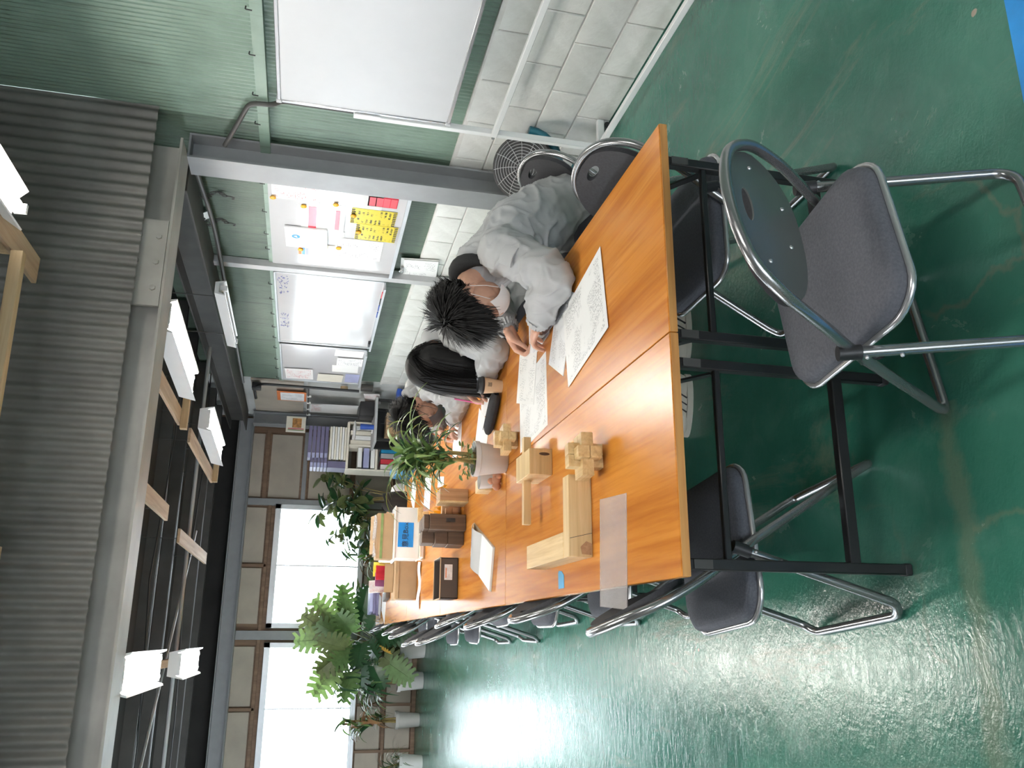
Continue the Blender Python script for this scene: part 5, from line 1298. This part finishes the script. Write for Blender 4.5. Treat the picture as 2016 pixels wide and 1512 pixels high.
person('third seated person in grey jacket and dark mask behind the plant', (1.03, 3.10, .52), (.675, 3.06, .955), (.535, 3.04, .965), (-.68, -.10, -.73), (-.72, -.02, .69),
    (.665, 2.88, .90), (.565, 2.68, .765), (.472, 2.94, .762), ((-.25, 1.0, -.12), (.10, .1, 1), -1, (.4, .4, .45, .5), .3),
    (.70, 3.26, .90), (.66, 3.48, .79), (.52, 3.33, .775), ((-.70, -.30, -.45), (.2, .6, .75), 1, (1.1, 1.2, 1.3, 1.35), .8),
    [((1.01, 3.01, .50), (.60, 3.0, .53), (.62, 2.98, .08), (.40, 2.96, .05)), ((1.01, 3.19, .50), (.60, 3.2, .53), (.62, 3.22, .08), (.40, 3.24, .05))], 37, 'short', M_MASKB, False, .21)
p0 = Vector((.435, 3.25, TZ + .002)); pen('orange pen in the hand of the third person', M_ORANGE, p0, p0 + Vector((.05, .04, .13)), M_CHROME)
# ================================================================== floor plants by the far windows
def monstera(w, h, holes=True):
    """split leaf in local XY, stalk at origin, tip along +y; slots cut between side lobes"""
    m = MB(); nl = 7
    for s_ in (-1, 1):
        for i in range(nl):
            t0 = i / nl; t1 = (i + .60) / nl
            y0 = h * (-.22 + 1.12 * t0); y1 = h * (-.22 + 1.12 * t1)
            wd = w * .5 * math.sin(PI * (.13 + .80 * (t0 + .06))) ** .65
            tip0 = (s_ * wd, y0 + h * .06 + h * .10 * t0); tip1 = (s_ * wd * .90, y1 + h * .05 + h * .10 * t0)
            r0 = (0, max(0, y0)); r1 = (0, max(h * .02, min(h * .93, (i + 1) / nl * h * .98)))
            mid0 = (s_ * wd * .42, (y0 + r0[1]) / 2 + h * .015); mid1 = (s_ * wd * .42, y1 * .6 + r1[1] * .4)
            dz = lambda x, y: -.16 * abs(x) - .25 * (y / h) ** 2 * h * .35 + .05 * h
            P = [r0, mid0, tip0, tip1, mid1, r1]
            m.add([(x, y, dz(x, y)) for x, y in P], [(0, 1, 4, 5), (1, 2, 3, 4)] if s_ > 0 else [(5, 4, 1, 0), (4, 3, 2, 1)])
    m.tube([(0, -.0, .05 * h), (0, h * .5, .05 * h - .02 * h), (0, h * .97, .05 * h - .08 * h)], [.006, .004, .001], 5)
    return m
def pot(parent, r, h, mat):
    return ch('pot', MB().lathe([(0, 0), (r * .74, 0), (r * .78, .006), (r * .95, h * .86), (r * 1.04, h * .87), (r * 1.05, h), (r * .95, h), (r * .9, h * .9), (0, h * .88)], 28), mat, parent, smooth=50)
rg = random.Random(12)
def aim(o, base, tip, roll=0.0):
    b, t_ = Vector(base), Vector(tip); y = (t_ - b).normalized(); x = y.cross(Vector((0, 0, 1)))
    x = x.normalized() if x.length > 1e-4 else Vector((1, 0, 0)); z = x.cross(y)
    M_ = Matrix((x, y, z)).transposed() @ Ry(roll); o.rotation_euler = M_.to_euler(); o.location = b
def face(o, base, d, nrm):
    y = Vector(d).normalized(); z = Vector(nrm); z = (z - y * z.dot(y)).normalized(); x = y.cross(z)
    o.rotation_euler = Matrix((x, y, z)).transposed().to_euler(); o.location = base
# big monstera
mo = thing('monstera_plant', 'large monstera with split leaves in front of the window gap', 'plant', (-.86, 9.30, 0))
pot(mo, .14, .32, M_POT)
ch('soil', MB().lathe([(0, .285), (.125, .287), (0, .292)], 20), M_SOIL, mo)
mm = [monstera(.40, .44).mesh('leaf', 50), monstera(.34, .38).mesh('leaf', 50), monstera(.30, .33).mesh('leaf', 50), monstera(.38, .40).mesh('leaf', 50)]
for q, mt in zip(mm, (M_LEAF2, M_LEAF, M_LEAFD, M_LEAFO)): q.materials.append(mt)
for k, (x, y, z, dx, dy, dz, i) in enumerate(((.30, -.10, 1.12, .7, -.2, .75, 0), (.12, -.05, 1.20, -.1, -.3, .9, 0), (-.05, -.12, 1.02, -.55, -.3, .7, 3), (.42, -.10, 1.00, .9, -.4, .2, 1), (-.02, -.22, .90, -.2, -.8, .3, 1), (.20, -.20, .92, .3, -.8, .3, 1), (.05, -.25, .70, -.2, -.8, -.1, 2), (-.10, -.25, .52, -.5, -.5, -.6, 3), (.22, -.22, .68, .6, -.6, -.2, 2), (-.15, -.15, .78, -.9, -.3, .0, 2), (.32, -.15, .80, .9, -.4, -.2, 2), (.0, .02, .95, .2, .3, .8, 1), (.10, -.28, .60, .2, -.9, -.4, 2), (-.2, -.2, .64, -.8, -.5, -.4, 2), (.15, -.1, 1.05, .3, -.6, .6, 1), (.38, -.05, .62, .8, -.2, -.4, 2), (-.22, -.1, 1.10, -.7, -.4, .5, 0), (.02, -.30, 1.0, .1, -.8, .5, 3), (.28, -.28, .55, .4, -.7, -.5, 3), (.05, -.30, .80, -.4, -.8, .1, 2), (.32, -.25, .95, .5, -.8, .2, 1), (-.28, -.18, .9, -.8, -.5, .2, 1), (-.18, -.30, .45, -.4, -.7, -.6, 1), (.12, -.32, .45, .3, -.8, -.6, 2), (.45, -.2, .8, .8, -.5, -.1, 2), (.2, -.1, 1.22, .5, -.2, .8, 3))):
    o = link('leaf', mm[i], None, mo); face(o, (x, y, z), (dx, dy * .35, dz), (rg.uniform(-.5, .5), -1, rg.uniform(.1, .9)))
    ch('stem', MB().tube(bez((rg.uniform(-.04, .04), rg.uniform(-.04, .04), .28), (x * .4, y * .4, z * .75), (x, y, z + .0), 7), .006, 6), M_LEAFO, mo)
yl = ch('dry_leaf', monstera(.15, .20), M_LEAFY, mo); aim(yl, (.02, -.30, .58), (-.1, -.5, .38), .6); yl['label'] = 'yellowed hanging leaf'

def spiky(label, x, y, h, potr, poth, n, L, seed, mats, stalk_h, parentname='spiky_plant', potm=None, w=.03, lean=(0, 0)):
    t = thing(parentname, label, 'plant', (x, y, 0)); rr = random.Random(seed)
    pot(t, potr, poth, potm or M_POT); ch('soil', MB().lathe([(0, poth * .88), (potr * .9, poth * .89), (0, poth * .9)], 18), M_SOIL, t)
    tops = []
    for k in range(3):
        a = 2.1 * k + seed; tp = Vector((.06 * math.cos(a) + lean[0], .06 * math.sin(a) + lean[1], stalk_h * (1 - .18 * k)))
        ch('stalk', MB().tube(bez((.03 * math.cos(a), .03 * math.sin(a), poth * .85), (0, 0, stalk_h * .6), tp, 6), .010, 7), M_STALK, t); tops.append(tp)
    ms = []
    for k in range(4):
        q = strap(L * (.8 + .12 * k), w, (math.radians(62 - 14 * k), math.radians(-25 - 22 * k)), n=8).mesh('leaf', 60); q.materials.append(mats[k % len(mats)]); ms.append(q)
    for k in range(n):
        o = link('leaf', ms[k % 4], None, t); o.location = tops[k % 3] + Vector((0, 0, rr.uniform(-.22, .03) * stalk_h)); o.rotation_euler = (rr.uniform(-.3, .3), rr.uniform(-.5, .4), rr.uniform(0, 6.28)); s_ = rr.uniform(.7, 1.2); o.scale = (s_, 1, s_)
    return t
spiky('dark spiky-leaved plant in a grey pot beside the monstera', -1.24, 9.36, 1.2, .13, .32, 150, .46, 5, (M_LEAFD, M_LEAFD, M_LEAF, M_LEAFD), 1.02, w=.036)
t = spiky('leafy plant with drooping dry leaves in a pale pot below the second window', -1.72, 9.60, 1.0, .105, .30, 44, .30, 8, (M_LEAF2, M_LEAFD, M_LEAF, M_LEAFB), .92, w=.045)
for k in range(4):
    o = ch('dry_leaf', strap(.22, .05, (math.radians(-30), math.radians(-100)), n=8), M_LEAFB, t); o.location = (.02, -.04, .72 - .08 * k); o.rotation_euler = (0, 0, -1.2 - .7 * k)
spiky('fine grassy plant in a white pot at the lower left edge', -2.17, 9.22, .7, .11, .28, 90, .26, 15, (M_LEAFD, M_LEAFO, M_LEAFD, M_LEAFO), .42, 'grassy_plant', M_PLASW, w=.010)

# leafy bushes by the window sill on the right
def leafy(label, x, y, base_z, n, spread, hh, seed, mats, lw=.06, ll=.12, name='leafy_plant', potr=.11, poth=.26):
    t = thing(name, label, 'plant', (x, y, base_z)); rr = random.Random(seed)
    pot(t, potr, poth, M_POT); ch('soil', MB().lathe([(0, poth * .88), (potr * .9, poth * .89), (0, poth * .9)], 18), M_SOIL, t)
    ms = []
    for k in range(4):
        L_ = ll * (.8 + .15 * k)
        q = MB().sheet(lambda u, v: (L_ * u, lw * (v - .5) * (math.sin(PI * (.04 + .93 * u)) ** .8), -.25 * L_ * u * u + .10 * lw * abs(2 * v - 1)), 7, 4).mesh('leaf', 60); q.materials.append(mats[k % len(mats)]); ms.append(q)
    brs = []
    for k in range(7):
        tp = Vector((rr.uniform(-1, 1) * spread, rr.uniform(-.6, .4) * spread, hh * rr.uniform(.7, 1.0)))
        pts = bez((rr.uniform(-.03, .03), 0, poth * .85), (tp.x * .3, tp.y * .3, hh * .7), tp, 8); brs.append(pts)
        ch('branch', MB().tube(pts, [.007 - .0006 * i for i in range(9)], 6), M_STALK, t)
    for k in range(n):
        pts = brs[k % 7]; p_ = pts[rr.choice((4, 5, 6, 7, 8, 8))]
        o = link('leaf', ms[k % 4], None, t); o.location = p_ + Vector((rr.uniform(-.02, .02), rr.uniform(-.02, .02), rr.uniform(-.03, .03))); o.rotation_euler = (rr.uniform(-.7, .7), rr.uniform(-.9, .7), rr.uniform(0, 6.28)); s_ = rr.uniform(.7, 1.25); o.scale = (s_, s_, s_)
    return t
leafy('tall rubber plant with dark olive leaves beside the shelf unit', 1.05, 9.40, 0, 95, .32, 1.45, 4, (M_LEAFO, M_LEAFD, M_LEAFO, M_LEAFD), .10, .18, 'rubber_plant')
leafy('bushy variegated plant before the window edge', .74, 9.45, 0, 110, .26, 1.30, 9, (M_LEAFO, M_LEAF2, M_LEAFO, M_LEAFD), .075, .12)
leafy('broad-leaved plant in front of the bright window', .46, 9.40, 0, 60, .22, 1.08, 21, (M_LEAFD, M_LEAFO, M_LEAFD, M_LEAF), .085, .15)
spiky('young palm with spread leaves above the boxes', .22, 9.35, 1, .12, .30, 60, .32, 31, (M_LEAF, M_LEAF2, M_LEAFD, M_LEAFB), .86, 'palm_plant', w=.028)
leafy('low dark plant under the bright window', -.12, 9.50, 0, 50, .24, .92, 44, (M_LEAFD, M_LEAFD, M_LEAF, M_LEAFO), .06, .12)
spiky('upright bright-leaved plant between boxes and monstera', -.50, 9.55, 1, .11, .30, 50, .30, 52, (M_LEAF, M_LEAF2, M_LEAFD, M_LEAF), .80, w=.03)
